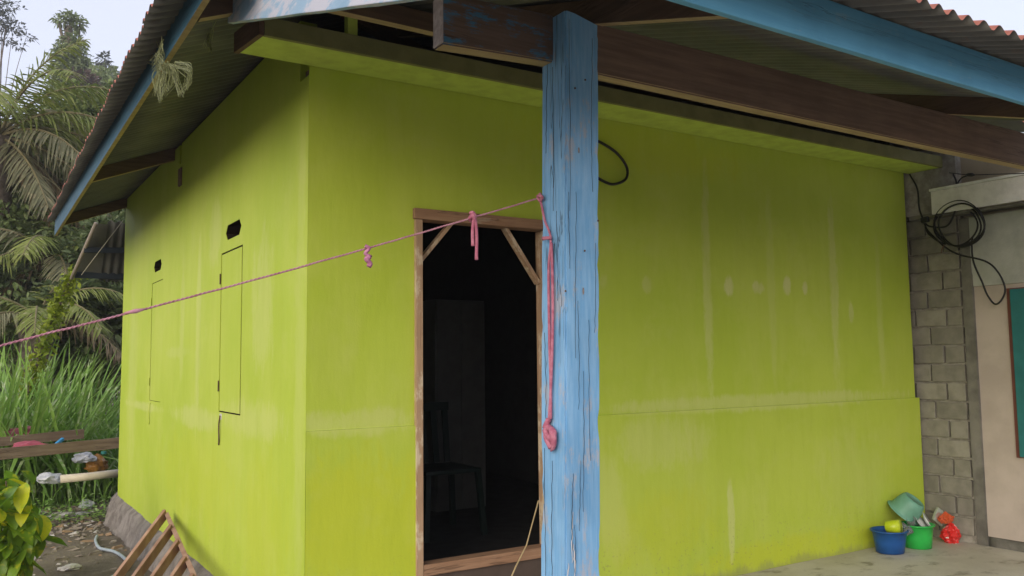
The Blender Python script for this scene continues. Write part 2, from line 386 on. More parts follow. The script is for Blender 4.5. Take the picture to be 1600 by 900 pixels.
# ------------------------------------------------------------------ the green house
LX, LY = 5.06, 5.95
house = thing('green_house', 'small house painted bright lime green under a blue trimmed corrugated roof', 'house', (LX / 2, LY / 2, 0))
DX0, DX1, DZ = 0.592, 1.455, 2.222           # door opening
def grid_wall(mb, o, u, v, nrm, U, V, mitre=False, amp=0.006, step=0.09):
    """wavy plaster face: o + u*i + v*j moved along nrm, closed by a 0.1 m thick back"""
    nu = max(2, int(U / step)); nv = max(2, int(V / step)); vs = []; fs = []
    for j in range(nv + 1):
        for i in range(nu + 1):
            p = Vector(o) + Vector(u) * (U * i / nu) + Vector(v) * (V * j / nv)
            vs.append(p + Vector(nrm) * amp * fbm(p, 0.9) * (min(1, i / 3) if mitre else 1))
    m = len(vs)
    for j in range(nv):
        for i in range(nu): a = j * (nu + 1) + i; fs.append((a, a + 1, a + nu + 2, a + nu + 1))
    # rim to the back
    rim = [i for i in range(nu + 1)] + [j * (nu + 1) + nu for j in range(1, nv + 1)] + [nv * (nu + 1) + i for i in range(nu - 1, -1, -1)] + [j * (nu + 1) for j in range(nv - 1, 0, -1)]
    for r in rim: vs.append(vs[r] - Vector(nrm) * 0.1 + Vector(u) * (0.1 if mitre and r % (nu + 1) == 0 else 0))
    L = len(rim)
    for q in range(L): fs.append((rim[q], m + q, m + (q + 1) % L, rim[(q + 1) % L]))
    fs.append(tuple(m + q for q in range(L)))
    mb.add(vs, fs)
W1, W2, W3, W4 = MB(), MB(), MB(), MB()
STEP = 1.068
X, Z, NY = (1, 0, 0), (0, 0, 1), (0, -1, 0)
grid_wall(W1, (0.0005, 0, STEP), X, Z, NY, DX0, 3.0 - STEP, True)
grid_wall(W2, (-0.003, -0.013, -0.12), X, Z, NY, DX0 + .001, STEP + 0.1197, True)
grid_wall(W3, (DX0 + .001, 0, DZ), X, Z, NY, DX1 - DX0 - .002, 3.0 - DZ)
grid_wall(W1, (DX1, 0, STEP), X, Z, NY, 5.055 - DX1, 3.0 - STEP)
grid_wall(W2, (DX1, -0.016, -0.12), X, Z, NY, 5.088 - DX1, STEP + 0.1197)
obj('wall', W1, M_front, house, True); obj('wall', W2, M_front, house, True); obj('wall', W3, M_front, house, True)
for o in bpy.data.objects:
    if o.type == 'MESH' and o.name.startswith('wall'):
        o.data.set_sharp_from_angle(angle=R_(35))
# left wall: outline with two shutters and two hexagonal vents cut out, plus the notch at the top corner
def rect(y0, y1, z0, z1): return [(y0, z0), (y1, z0), (y1, z1), (y0, z1)]
def hexa(c, z, wd, ht, sk=0.0):
    return [(c - wd / 2, z), (c - wd / 2 + wd * .12, z + ht / 2), (c + wd / 2 - wd * .12, z + ht / 2), (c + wd / 2, z), (c + wd / 2 - wd * .12, z - ht / 2), (c - wd / 2 + wd * .12, z - ht / 2)]
WIN = [(1.19, 1.72, 1.088, 2.137), (3.72, 4.235, 1.082, 2.145)]
VENT = [(1.42, 2.258, 0.38, 0.098), (3.98, 2.283, 0.36, 0.096)]
zt = lambda y: 3.19 + 0.004 * y
outl = [(0.002, -0.05), (0.9, -0.045), (1.8, -0.035), (2.7, -0.02), (3.5, 0.03), (4.2, 0.0), (5.0, 0.03), (5.95, 0.0), (5.95, 1.03), (5.935, 1.04), (5.935, 3.2), (3.13, 3.19), (3.13, 3.03), (3.06, 3.03), (3.06, 3.19), (0.14, 3.19), (0.14, 2.86), (0.002, 2.86)]
hole3 = rect(3.02, 3.15, 2.84, 3.0)
def plate(loops, x0, th):
    bm = bmesh.new(); es = []
    for lp in loops:
        vs = [bm.verts.new((x0, a, b)) for (a, b) in lp]
        for i in range(len(vs)): es.append(bm.edges.new((vs[i], vs[(i + 1) % len(vs)])))
    bmesh.ops.triangle_fill(bm, edges=es, use_beauty=True, use_dissolve=False)
    fs = bm.faces[:]
    r = bmesh.ops.extrude_face_region(bm, geom=fs)
    for e in r['geom']:
        if isinstance(e, bmesh.types.BMVert): e.co.x += th
    bmesh.ops.recalc_face_normals(bm, faces=bm.faces)
    mb = MB(); bm.verts.index_update()
    mb.add([v.co.copy() for v in bm.verts], [tuple(v.index for v in f.verts) for f in bm.faces]); bm.free(); return mb
lw = plate([outl] + [rect(*q) for q in WIN] + [hexa(*q) for q in VENT] + [hole3], 0.0, 0.09)
# move the corner away from the front wall's edge so the two skins butt
for v in lw.v:
    if v.y < 0.01: v.y = 0.0005 if v.x < 0.05 else 0.0905
obj('wall', lw, M_left, house, label='side wall with two flush shutters and hexagonal vents')
# the little wall strip that hides the edge joint is the front wall itself (0.1 thick)
for i, (y0, y1, z0, z1) in enumerate(WIN):
    gl, gr, gt, gb = (0.016, 0.030, 0.010, 0.009) if i == 0 else (0.024, 0.001, 0.006, 0.004)
    sh = MB().box((0.002 if i == 0 else 0.001, y0 + gr, z0 + gb), (0.03, y1 - gl, z1 - gt))
    so_ = obj('shutter', sh, M_left, house, bevel=0.0015)
    for hz in (z0 + .17, z1 - .17):
        h = MB().tube([(-0.004, y1 + 0.0, hz - .035), (-0.004, y1 + 0.0, hz + .035)], 0.0045, 8)
        obj('hinge', h, M_hinge if i == 0 else M_left, so_)
    # hook below
    yc = y1 - 0.07
    hk = MB().tube(curve_pts([(-0.006, yc, z0 - .02), (-0.012, yc + .004, z0 - .08), (-0.008, yc + .012, z0 - .18), (-0.005, yc + .03, z0 - .21)], 5), 0.005, 6)
    obj('hook', hk, M_hinge if i == 0 else M_left, so_)
    if i == 0:
        obj('hook_plate', MB().box((-0.004, yc - .02, z0 - .045), (-0.0005, yc + .025, z0 - .008)), mat_plain('bare pale plaster chip', (0.6, 0.6, 0.55), 0.7), so_)
    for (a, b, c, d) in ((y1 - gl, y1, z0, z1), (y0, y0 + gr, z0, z1), (y0 + gr, y1 - gl, z1 - gt, z1), (y0 + gr, y1 - gl, z0, z0 + gb)):
        e = .0004
        obj('shutter_gap_shade', MB().box((0.006 if i == 0 else .004, a + e, c + e), (0.05, b - e, d - e)), M_gapshade, so_)  # dark strips fill the seams in place of their shade
for (c, z, wd, ht) in VENT:
    ol = hexa(c, z, wd - .003, ht - .003); m6 = len(ol)
    obj('vent_shade_lining', MB().add([(.003, a, b) for a, b in ol] + [(.30, a, b) for a, b in ol], [(i, (i + 1) % m6, m6 + (i + 1) % m6, m6 + i) for i in range(m6)] + [tuple(m6 + i for i in range(m6))]), M_gapshade, house)  # added dark lining so the hole looks black with shade
    for q in range(3):
        yy = c - wd * .25 + wd * .5 * q / 2
        obj('vent_bar', MB().bar((0.08, yy, z - ht / 2), (0.08, yy, z + ht / 2), 0.006, 0.02, (1, 0, 0)), M_dark, house)
bx = MB().box((-0.012, 3.024, 2.845), (0.085, 3.125, 2.985)); obj('wall_plate_end', bx, M_beam, house)
bx = MB().box((0.012, 0.02, 2.865), (0.085, 0.085, 2.90)); obj('wall_plate_end', bx, M_raft, house)
# plinth of rough concrete
pl = MB(); nj, ni = 60, 7
for j in range(nj + 1):
    y = 0.0 + 6.12 * j / nj
    for i in range(ni + 1):
        t = i / ni; zz = 0.035 - 0.36 * t + 0.02 * fbm((y, t, 2), 3); xx = -0.012 - 0.10 * t ** 0.7 - (0.05 * abs(fbm((y * 1.0, t * 2, 5), 2.5)) + 0.02 * fbm((y, t, 9), 9)) * (0.3 + t)
        if i == 0: xx = 0.02; zz = 0.045
        pl.v.append(Vector((xx, y, zz)))
for j in range(nj):
    for i in range(ni): a = j * (ni + 1) + i; pl.f.append((a, a + ni + 1, a + ni + 2, a + 1))
pl.mi = [0] * len(pl.f)
e0 = [nj * (ni + 1) + i for i in range(ni + 1)]
b0 = len(pl.v); pl.v += [Vector((0.5, 6.12, 0.04)), Vector((0.5, 6.12, -0.33))]; pl.f.append(tuple(e0 + [b0 + 1, b0])); pl.mi.append(0)
obj('plinth', pl, M_conc, house, True, label='rough broken concrete plinth below the side wall')
# inner shell
sh = MB()
sh.box((0.1, 5.85, -0.1), (5.0, 5.95, 3.2)); sh.box((4.955, 0.11, -0.1), (5.05, 5.84, 3.2)); sh.box((2.95, 0.11, 0.3), (3.03, 5.8, 2.88))
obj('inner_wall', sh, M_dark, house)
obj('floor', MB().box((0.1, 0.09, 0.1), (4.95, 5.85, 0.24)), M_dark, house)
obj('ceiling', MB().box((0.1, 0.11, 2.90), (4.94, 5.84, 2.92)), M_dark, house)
# door frame
fr = obj('door_frame', MB().box((DX0 - .004, -0.022, 0.06), (0.629, 0.075, 2.164)), M_frame, house, bevel=0.003, label='bare wooden door frame with paint drips on its edges')
obj('jamb', MB().box((1.424, -0.02, 0.06), (DX1 + .003, 0.075, 2.164)), M_frame, fr, bevel=0.003)
obj('lintel', MB().box((DX0 - .012, -0.026, 2.166), (DX1 + .01, 0.077, 2.224)), M_frameX, fr, bevel=0.003)
obj('sill', MB().box((0.631, -0.02, 0.288), (1.422, 0.07, 0.346)), M_frameX, fr, bevel=0.003)
obj('brace', MB().bar((0.642, 0.05, 1.945), (0.838, 0.05, 2.17), 0.02, 0.045, (0, -1, 0)), M_frame, fr)
obj('brace', MB().bar((1.42, 0.05, 1.855), (1.19, 0.05, 2.17), 0.02, 0.045, (0, -1, 0)), M_frame, fr)
obj('threshold', MB().box((0.631, 0.0, 0.0), (1.422, 0.06, 0.286)), mat_plain('dark threshold board', (0.10, 0.075, 0.06), 0.8, 0.1), fr)
obj('step', MB().box((0.75, -0.34, 0.12), (1.42, -0.03, 0.165)), mat_mottle('pale plank step', (0.40, 0.27, 0.22), (0.52, 0.38, 0.32), 9, 0.8, 0.1), house, bevel=0.004, label='pale plank step below the doorway')
for q in (.80, 1.32): obj('step_leg', MB().box((q, -0.30, -0.03), (q + .06, -0.06, 0.118)), M_frame, house)
# soffit and its fascia board
SZ = 2.905
sf = MB(); nn = 30
sp_ = [(-0.352, -0.008), (-0.318, -0.275), (5.30, -0.275), (5.30, -0.008)]
obj('soffit', MB().add([(a, b, SZ) for a, b in sp_] + [(a, b, SZ + .018) for a, b in sp_], [(3, 2, 1, 0), (4, 5, 6, 7), (0, 1, 5, 4), (1, 2, 6, 5), (2, 3, 7, 6), (3, 0, 4, 7)]), M_soffit, house, label='lime painted soffit board under the eave')
obj('soffit_fascia', MB().box((-0.315, -0.302, SZ - 0.002), (5.34, -0.277, SZ + 0.085)), M_olive, house)
obj('soffit_end', MB().bar((-0.366, -0.005, SZ + 0.045), (-0.330, -0.304, SZ + 0.045), 0.024, 0.10), M_raft, house)
obj('strut', MB().box((0.10, -0.27, SZ + .02), (0.15, -0.225, 3.16)), M_soffit, house)
# roof planes
KL, KF = 0.40, 0.306
zl = lambda x: 3.215 + KL * x
zf = lambda y: 3.3176 + KF * y
HX = lambda y: (KF * y + 0.1026) / KL          # hip line x for a given y
HY = lambda x: (KL * x - 0.1026) / KF
REND = 5.05
RIDX = 2.53
PER, AMP = 0.0885, 0.0135
def sheet(mb, u0, u1, fn, lo, hi, seg=10, rows=4, dz=0.0, sag=0.0):
    """one corrugated sheet; u runs across the waves, lo(u)..hi(u) along them; fn(u, t) gives the point"""
    nu = max(2, int((u1 - u0) / PER * seg)); top = []; 
    vs = []; fs = []; mi = []
    for lay in (0, 1):
        for i in range(nu + 1):
            u = u0 + (u1 - u0) * i / nu; a, b = lo(u), hi(u)
            wv = AMP * math.cos(2 * math.pi * u / PER) + dz + (0.0015 if lay else 0)
            for j in range(rows + 1):
                t = a + (b - a) * j / rows
                p = fn(u, t); vs.append(Vector((p[0], p[1], p[2] + wv)))
    m = (nu + 1) * (rows + 1)
    for i in range(nu):
        for j in range(rows):
            a = i * (rows + 1) + j; q = (a, a + 1, a + rows + 2, a + rows + 1)
            fs.append(q); mi.append(0); fs.append(tuple(x + m for x in q[::-1])); mi.append(1)
        a = i * (rows + 1); fs.append((a, a + rows + 1, a + rows + 1 + m, a + m)); mi.append(1)
    k = len(mb.v); mb.v += vs; mb.f += [tuple(x + k for x in f) for f in fs]; mb.mi += mi
rf = []
u = -0.53
q = 0
while u < REND - .05:
    u1 = min(u + PER * 9, REND); mb = MB()
    def hi(x): return HY(min(x, 2 * RIDX - x)) + .08
    sheet(mb, u, u1 + 0.03, lambda x, y: (x, y, zf(y) + 0.012), lambda x: (-2.585 if x < 4.32 else -1.30) + 0.008 * math.sin(x * 9 + q), lambda x: max(-0.95, hi(x)), dz=0.003 * (q % 2))
    obj('roof_sheet', mb, [M_roofu, M_rooft], house, True, stuff=False); u = u1; q += 1
u = -0.98
while u < 6.0:
    u1 = min(u + PER * 9, 6.06); mb = MB()
    def hi2(y): return min(RIDX + .03, max(-0.50, HX(y) + .05))
    sheet(mb, u, u1 + 0.03, lambda y, x: (x, y, zl(x) + 0.012), lambda y: -0.808 + 0.011 * y + 0.006 * math.sin(y * 9 + q), hi2, dz=0.003 * (q % 2))
    obj('roof_sheet', mb, [M_roofu, M_rooft], house, True); u = u1; q += 1
mb = MB(); sheet(mb, -0.5, 6.06, lambda y, x: (x, y, zl(2 * RIDX - x) + 0.012), lambda y: 5.9, lambda y: max(RIDX - .02, min(5.35, 2 * RIDX - hi2(y))), seg=6)
obj('roof_sheet', mb, [M_roofu, M_rooft], house, True)
gb = MB().add([(0.0, 5.97, 3.0), (5.06, 5.97, 3.0), (5.06, 5.97, 3.2), (RIDX, 5.97, 4.2), (0.0, 5.97, 3.2)], [(0, 1, 2, 3, 4)]); obj('gable_board', gb, M_raftX, house)
# rafters below the left slope (run along X) and below the front slope (run along Y)
for y in (-0.45, 3.35, 5.86):
    x1 = 0.6; a = (-0.655, y, zl(-0.655) - 0.055); b = (x1, y, zl(x1) - 0.055)
    if y < 0: b = (-0.49, y, zl(-0.49) - 0.055)
    obj('rafter', MB().bar(a, b, 0.05, 0.10), M_raftX, house, bevel=0.003, under=M_bare)
for x in (0.73, 3.27):
    y0, y1 = -2.312, HY(min(x, 2 * RIDX - x)) - .15
    obj('rafter', MB().bar((x, y0, zf(y0) - 0.053), (x, y1, zf(y1) - 0.053), 0.05, 0.10), M_raft, house, bevel=0.003, under=M_bare)
obj('purlin', MB().bar((-0.475, -0.62, 2.99), (0.40, -0.62, 2.985), 0.05, 0.09), M_raftX, house, bevel=0.003, under=M_bare)
obj('hip_rafter', MB().bar((0.12, HY(.12), zl(.12) - .09), (2.4, HY(2.4), zl(2.4) - .09), 0.05, 0.1), M_raft, house)
# blue boards
def board(name, a, b, h, th, upv, mat, label=None, par=house, seg=12, under=None):
    o = MB(); o.bar(a, b, th, h, upv, seg=seg, jit=0.0012); return obj(name, o, mat, par, label=label, bevel=0.003, under=under)
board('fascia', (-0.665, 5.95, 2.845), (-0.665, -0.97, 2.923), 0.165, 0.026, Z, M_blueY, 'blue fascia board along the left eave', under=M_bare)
fz = 0.155
board('fascia', (-0.50, -2.33, 2.452 + fz / 2), (4.30, -2.33, 2.430 + fz / 2), fz, 0.026, Z, M_blue, 'blue fascia board along the front eave')
bz = lambda y: 2.886 + (y + 0.421) * (2.886 - 2.363) / (2.086 - 0.421)
board('barge_board', (-0.49, -0.43, bz(-0.43) + 0.14), (-0.49, -2.312, bz(-2.312) + 0.14), 0.28, 0.026, Z, M_barge, 'worn blue barge board at the roof corner')
# beams and the post
def wobble_box(a, b, seg, amp, sc, axis, chip=0.0):
    """squared timber with slightly uneven faces and worn arrises"""
    bm = bmesh.new(); a = Vector(a); b = Vector(b); d = b - a
    bmesh.ops.create_cube(bm, size=1.0)
    for v in bm.verts: v.co = a + Vector((d.x * (v.co.x + .5), d.y * (v.co.y + .5), d.z * (v.co.z + .5)))
    long = [e for e in bm.edges if abs((e.verts[0].co - e.verts[1].co)[axis]) > 0.8 * abs(d[axis])]
    bmesh.ops.bevel(bm, geom=long, offset=0.006, segments=2, affect='EDGES')
    es = [e for e in bm.edges if abs((e.verts[0].co - e.verts[1].co)[axis]) > 0.8 * abs(d[axis])]
    bmesh.ops.subdivide_edges(bm, edges=es, cuts=seg, use_grid_fill=True)
    es = [e for e in bm.edges if abs((e.verts[0].co - e.verts[1].co)[axis]) < 1e-6 and e.calc_length() > 0.06]
    bmesh.ops.subdivide_edges(bm, edges=es, cuts=3, use_grid_fill=True)
    c = (a + b) / 2
    for v in bm.verts:
        p = v.co.copy(); dv = p - c; dv[axis] = 0
        q = Vector(p); q[axis] *= 0.25
        k = fbm(q, sc) * amp
        r = dv.length; corner = r > 0.45 * math.hypot(*[d[i] for i in range(3) if i != axis])
        if corner and chip: k -= max(0, fbm(p, 9) - 0.15) * chip
        v.co += dv.normalized() * k
    mb = MB(); bm.verts.index_update()
    mb.add([v.co.copy() for v in bm.verts], [tuple(v.index for v in f.verts) for f in bm.faces]); bm.free(); return mb
pp = wobble_box((0.488, -1.515, -0.05), (0.652, -1.352, 2.758), 70, 0.0010, 3.0, 2, 0.014)
for v in pp.v:
    v.x += -0.0205 * (2.1 - v.z)
    if v.z > 2.7: v.z -= max(0, (v.x - 0.53)) * 0.22
post = obj('post', pp, M_post, house, True, label='thick cracked blue timber post holding up the porch beam')
post.data.set_sharp_from_angle(angle=R_(40))
# deep checks cut in the post faces: narrow dark grooves with real depth are raised lips beside a recess
ck = MB()
def check(px, y0, y1, plane, v, wd):
    prev = None
    pts = []
    m = 14; wd *= .5
    for i in range(m + 1):
        t = i / m; y = y0 + (y1 - y0) * t; x = px + 1.0 * math.sin(t * 4 + px) + rng.uniform(-.7, .7) + (y - 500) * 0.002
        p = at(x, y, plane, v); pts.append(p)
    n_ = Vector((-1, 0, 0)) if plane == 'X' else Vector((0, -1, 0))
    al = Vector((0, 1, 0)) if plane == 'X' else Vector((1, 0, 0))
    for i in range(m):
        w0 = wd * math.sin(math.pi * max(.04, i / m)) ; w1 = wd * math.sin(math.pi * min(.97, (i + 1) / m))
        a, b = pts[i] + n_ * .0008, pts[i + 1] + n_ * .0008
        ck.add([a - al * w0 / 2, a + al * w0 / 2, b + al * w1 / 2, b - al * w1 / 2, a + n_ * .002, b + n_ * .002], [(0, 4, 5, 3), (4, 1, 2, 5)])
M_crack = mat_plain('open timber check', (0.035, 0.045, 0.055), 0.9, 0.05)
for (px, y0, y1, wd) in [(856, 100, 240, .004), (866, 105, 330, .006), (872, 330, 470, .004), (853, 520, 660, .004), (852, 700, 900, .003), (863, 720, 900, .004)]: check(px, y0, y1, 'X', .479 - .0205 * max(0, (2.1 - at(px, (y0 + y1) / 2, 'Y', -1.5).z)), wd)
for (px, y0, y1, wd) in [(891, 30, 330, .003), (900, 300, 560, .003), (890, 300, 420, .005), (904, 470, 640, .003), (911, 580, 800, .003), (921, 500, 720, .002), (894, 740, 860, .006), (926, 60, 300, .002), (906, 720, 830, .003), (898, 820, 900, .003), (930, 380, 520, .002)]: check(px, y0, y1, 'Y', -1.519, wd)
obj('crack', ck, M_crack, post, stuff=True)
ck = MB()
for (px, y0, y1, wd) in [(894, 800, 880, .010), (897, 850, 905, .016), (887, 880, 905, .010)]: check(px, y0, y1, 'Y', -1.5185, wd)
obj('paint_drip', ck, mat_plain('old white paint drip', (.6, .58, .58), .7), post, stuff=True)
BZ0, BZ1 = 2.567, 2.782
obj('beam', wobble_box((0.70, -1.43, BZ0), (4.62, -1.36, BZ1), 60, 0.003, 3, 0), M_beam, house, True, under=M_bare, label='dark brown porch beam right of the post').data.set_sharp_from_angle(angle=R_(40))
lb = wobble_box((0.012, -1.43, 0), (0.50, -1.352, 0.19), 12, 0.003, 3, 0)
for v in lb.v: v.z += 2.556 + 0.045 * v.x
bl_ = obj('beam', lb, M_beamb, house, True, under=M_bare, label='short beam end left of the post with a blue paint patch'); bl_.data.set_sharp_from_angle(angle=R_(40))
obj('end_grain', MB().box((0.006, -1.428, 2.562), (0.0105, -1.356, 2.742)), mat_mottle('pale sawn end grain', (0.42, 0.36, 0.35), (0.60, 0.54, 0.54), 40, 0.8, 0.1, 0.5), bl_)
obj('beam_gap_shade', MB().box((0.655, -1.43, 2.60), (0.692, -1.35, 2.77)), M_crack, house)  # dark block standing for the shadowed gap between post and beam

# ------------------------------------------------------------------ clothes line and knots
cl = thing('clothesline', 'long pink clothesline stretched from the blue post towards the left', 'rope', (0.47, -1.45, 2.0))
A = at(838, 311, 'Y', -1.45); B = at(0, 525, 'Y', -1.45); Cc = A + (B - A) * 1.55
rp = [A.lerp(Cc, i / 60) - Vector((0, 0, 0.03 * math.sin(math.pi * i / 60))) + Vector((0, 0, 0.0025 * fbm((i * .6, 0, 0), 1))) for i in range(61)]
rs = MB()
for q in (0, math.pi):
    sp2 = []
    for i in range(900):
        f = i / 899 * 60; a = min(59, int(f)); p = rp[a].lerp(rp[a + 1], f - a); th = i * .75 + q
        sp2.append(p + Vector((0, math.cos(th), math.sin(th))) * .0018)
    rs.tube(sp2, 0.0021, 5)
obj('rope', rs, M_rope, cl, True, stuff=False)
def ropeat(px):
    best = min(rp, key=lambda p: abs(proj(p)[0] - px)); i = rp.index(best)
    for j in range(len(rp) - 1):
        a, b = proj(rp[j])[0], proj(rp[j + 1])[0]
        if (a - px) * (b - px) <= 0: return rp[j].lerp(rp[j + 1], (px - a) / (b - a))
    return best
def proj(p):
    d = p - CAM; q = (d.dot(cx), d.dot(cy), d.dot(cz)); return (800 + FPX * q[0] / q[2], 450 + FPX * q[1] / q[2])
k1 = ropeat(738); V3 = Vector
kn = MB(); kn.tube(curve_pts([k1 + V3((-.012, -.005, .012)), k1 + V3((-.004, -.012, .016)), k1 + V3((.008, -.008, .002)), k1 + V3((.002, .008, -.010)), k1 + V3((-.010, 0, -.004)), k1 + V3((-.004, -.014, .004)), k1 + V3((.006, -.01, -.016))], 6), 0.007, 8)
obj('knot', kn, M_pink, cl, True)
t1 = MB().tube(curve_pts([k1 + V3((.002, -.008, -.01)), k1 + V3((-.004, -.01, -.05)), k1 + V3((-.002, -.008, -.105))], 5), [.006] * 10 + [.007], 8); obj('tail', t1, M_pink, cl, True)
t2 = MB().tube(curve_pts([k1 + V3((.008, -.010, -.008)), k1 + V3((.011, -.013, -.07)), k1 + V3((.010, -.012, -.155))], 5), [.006] * 10 + [.007], 8); obj('tail', t2, M_pink, cl, True)
k2 = ropeat(573); kk = MB()
kk.tube(curve_pts([k2 + V3((-.008, -.006, .008)), k2 + V3((.006, -.010, .0)), k2 + V3((-.006, -.004, -.018)), k2 + V3((.010, -.008, -.028)), k2 + V3((-.004, -.008, -.036)), k2 + V3((.010, -.006, -.05)), k2 + V3((.006, -.006, -.062))], 6), [.006] * 18 + [.008] * 12 + [.009] * 7, 8); obj('knot', kk, mat_mottle('purple pink cloth', (0.36, 0.12, 0.22), (0.55, 0.26, 0.38), 60, 0.9, 0.1, 0.4), cl, True)
k3 = ropeat(212); obj('knot', MB().tube([k3 + V3((-.03, -.004, -.006)), k3 + V3((0, -.006, .001)), k3 + V3((.03, -.003, .009))], [.003, .007, .002], 8), M_rope, cl, True)
def onpost(px, py, off=0.012):
    p = at(px, py, 'X', .475); return at(px, py, 'X', .487 - .0205 * max(0, 2.1 - p.z) - off)
d1 = MB().tube(curve_pts([onpost(*q) for q in [(840, 306), (846, 318), (852, 345), (861, 372), (858, 420), (859, 520), (861, 600), (861, 655)]], 8), [.005] * 33 + [.006] * 24, 8); obj('hanging_rope', d1, M_pink, cl, True)
d2 = MB().tube(curve_pts([onpost(*q, .014) for q in [(862, 380), (864, 440), (864, 520), (861, 610), (858, 660)]], 8), [.006] * 33, 8); obj('hanging_rope', d2, M_pink, cl, True)
obj('tail', MB().tube([onpost(862, 372, .014), onpost(855, 372, .022), onpost(849, 373, .026)], [.008, .007, .0085], 8), M_pink, cl, True)
kb = MB(); kb.tube(curve_pts([onpost(*q) for q in [(858, 655, .012), (852, 672, .02), (862, 686, .026), (866, 676, .02), (856, 668, .014), (854, 682, .02), (862, 700, .016)]], 6), [.011] * 20 + [.012] * 17, 10)
kb.tube(curve_pts([onpost(*q) for q in [(861, 668, .018), (865, 682, .024), (865, 698, .018), (861, 705, .014)]], 5), [.009, .012, .014, .014, .014, .013, .013, .012, .012, .011, .01, .009, .008, .006, .005, .003], 8)
obj('knot', kb, M_pink, cl, True)
kt = MB().tube(curve_pts([onpost(*q) for q in [(845, 303, .02), (841, 309, .016), (845, 314, .012), (848, 308, .018), (843, 306, .024)]], 5), .006, 8); obj('knot', kt, M_pink, cl, True)
tag(obj('black_cable', MB().tube(curve_pts([at(*q, 'Y', -0.03) for q in [(925, 218), (940, 223), (965, 240), (980, 262), (978, 280), (960, 288), (945, 284), (925, 272)]], 8), 0.009, 8), M_black, None, True), 'black cable end looping out from behind the blue post on the front wall', 'cable')
tag(obj('thin_cane', MB().tube([at(842, 782, 'Y', -0.05), at(823, 852, 'Y', -0.05), at(806, 886, 'Y', -0.12), at(798, 905, 'Y', -0.16)], 0.0045, 6), mat_plain('dry cane', (0.5, 0.38, 0.2), 0.6), None, True), 'thin tan cane leaning across the sill in the dark doorway', 'cane')

# things inside the dark room
cb = thing('cupboard', 'tall shade-darkened cupboard standing in the dark room behind the doorway', 'cupboard', (1.45, 2.0, 0.24))
c0 = at(680, 468, 'Y', 1.9); c1 = at(757, 468, 'Y', 1.9)
M_cupshade = mat_plain('cupboard laminate darkened for shade', (0.10, 0.10, 0.098), 0.5)  # pale cupboard coloured dark to carry the shade of the room
obj('body', MB().box((c0.x, 1.9, 0.24), (c1.x, 2.35, c0.z)), M_cupshade, cb, bevel=0.004)
obj('door', MB().box((c0.x + .01, 1.882, 0.30), ((c0.x + c1.x) / 2 - .003, 1.898, c0.z - .02)), M_cupshade, cb)
obj('door', MB().box(((c0.x + c1.x) / 2 + .003, 1.882, 0.30), (c1.x - .01, 1.898, c0.z - .02)), M_cupshade, cb)
M_gch = mat_plain('green chair plastic darkened for shade', (0.002, 0.011, 0.008), 0.5)  # green taken almost to black, painting in the shade of the room
chx = at(705, 700, 'Y', 1.0).x
chr_ = thing('plastic_chair', 'green plastic chair just inside the dark doorway', 'chair', (chx, 1.15, 0.24))
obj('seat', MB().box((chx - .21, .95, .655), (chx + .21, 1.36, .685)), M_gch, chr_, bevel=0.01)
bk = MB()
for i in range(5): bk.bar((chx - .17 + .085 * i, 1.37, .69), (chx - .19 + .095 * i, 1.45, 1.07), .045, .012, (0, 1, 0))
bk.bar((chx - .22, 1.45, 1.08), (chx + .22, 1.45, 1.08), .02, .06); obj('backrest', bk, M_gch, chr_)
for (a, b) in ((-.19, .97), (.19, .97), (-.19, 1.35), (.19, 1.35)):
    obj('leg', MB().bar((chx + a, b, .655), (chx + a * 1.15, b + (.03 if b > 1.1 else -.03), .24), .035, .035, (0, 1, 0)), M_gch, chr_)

# ------------------------------------------------------------------ neighbour house
XN = 5.13
nh = thing('neighbour_house', 'neighbouring house of bare grey blocks and pale pink plaster beside the green house', 'house', (XN + 1.5, -0.3, -0.03))
M_blk = mat_mottle('grey concrete block', (0.20, 0.19, 0.16), (0.28, 0.265, 0.225), 8, 0.9, 0.1, 0.6, 60, dist=0.006, var=0.25)
M_mort = mat_mottle('cement mortar', (0.27, 0.255, 0.215), (0.42, 0.40, 0.345), 14, 0.9, 0.1, 0.8, 60, dist=0.01)
M_pil = mat_mottle('dark cement pillar', (0.12, 0.115, 0.10), (0.21, 0.20, 0.175), 5, 0.9, 0.1, 0.6, 30, dist=0.01)
M_lint = mat_mottle('pale grey cement render', (0.36, 0.37, 0.34), (0.48, 0.49, 0.45), 4, 0.9, 0.1, 0.4, 40, dist=0.006)
M_pnk = mat_mottle('pale pink plaster', (0.41, 0.35, 0.31), (0.50, 0.43, 0.385), 2.5, 0.85, 0.15, 0.2, 40, dist=0.004)
M_tan = mat_mottle('tan plaster', (0.42, 0.36, 0.28), (0.52, 0.45, 0.36), 3, 0.85, 0.15, 0.2)
YP0, YP1 = -0.49, -0.405
bw = obj('block_wall', MB().box((XN + .012, YP1 + .002, -0.2), (XN + .13, 1.2, 3.1)), M_mort, nh, label='wall of bare grey concrete blocks')
BH, BL = 0.1465, 0.275
blk_me = []
for vi in range(4):
    bm = bmesh.new(); bmesh.ops.create_cube(bm, size=1.0)
    bmesh.ops.bevel(bm, geom=bm.edges[:], offset=0.03, segments=1, affect='EDGES')
    for v in bm.verts: v.co += Vector((rng.uniform(-.02, .02), rng.uniform(-.012, .012), rng.uniform(-.015, .015)))
    me = bpy.data.meshes.new('block'); bm.to_mesh(me); bm.free(); me.materials.append(M_blk); blk_me.append(me)
ci = 0
z = 0.02
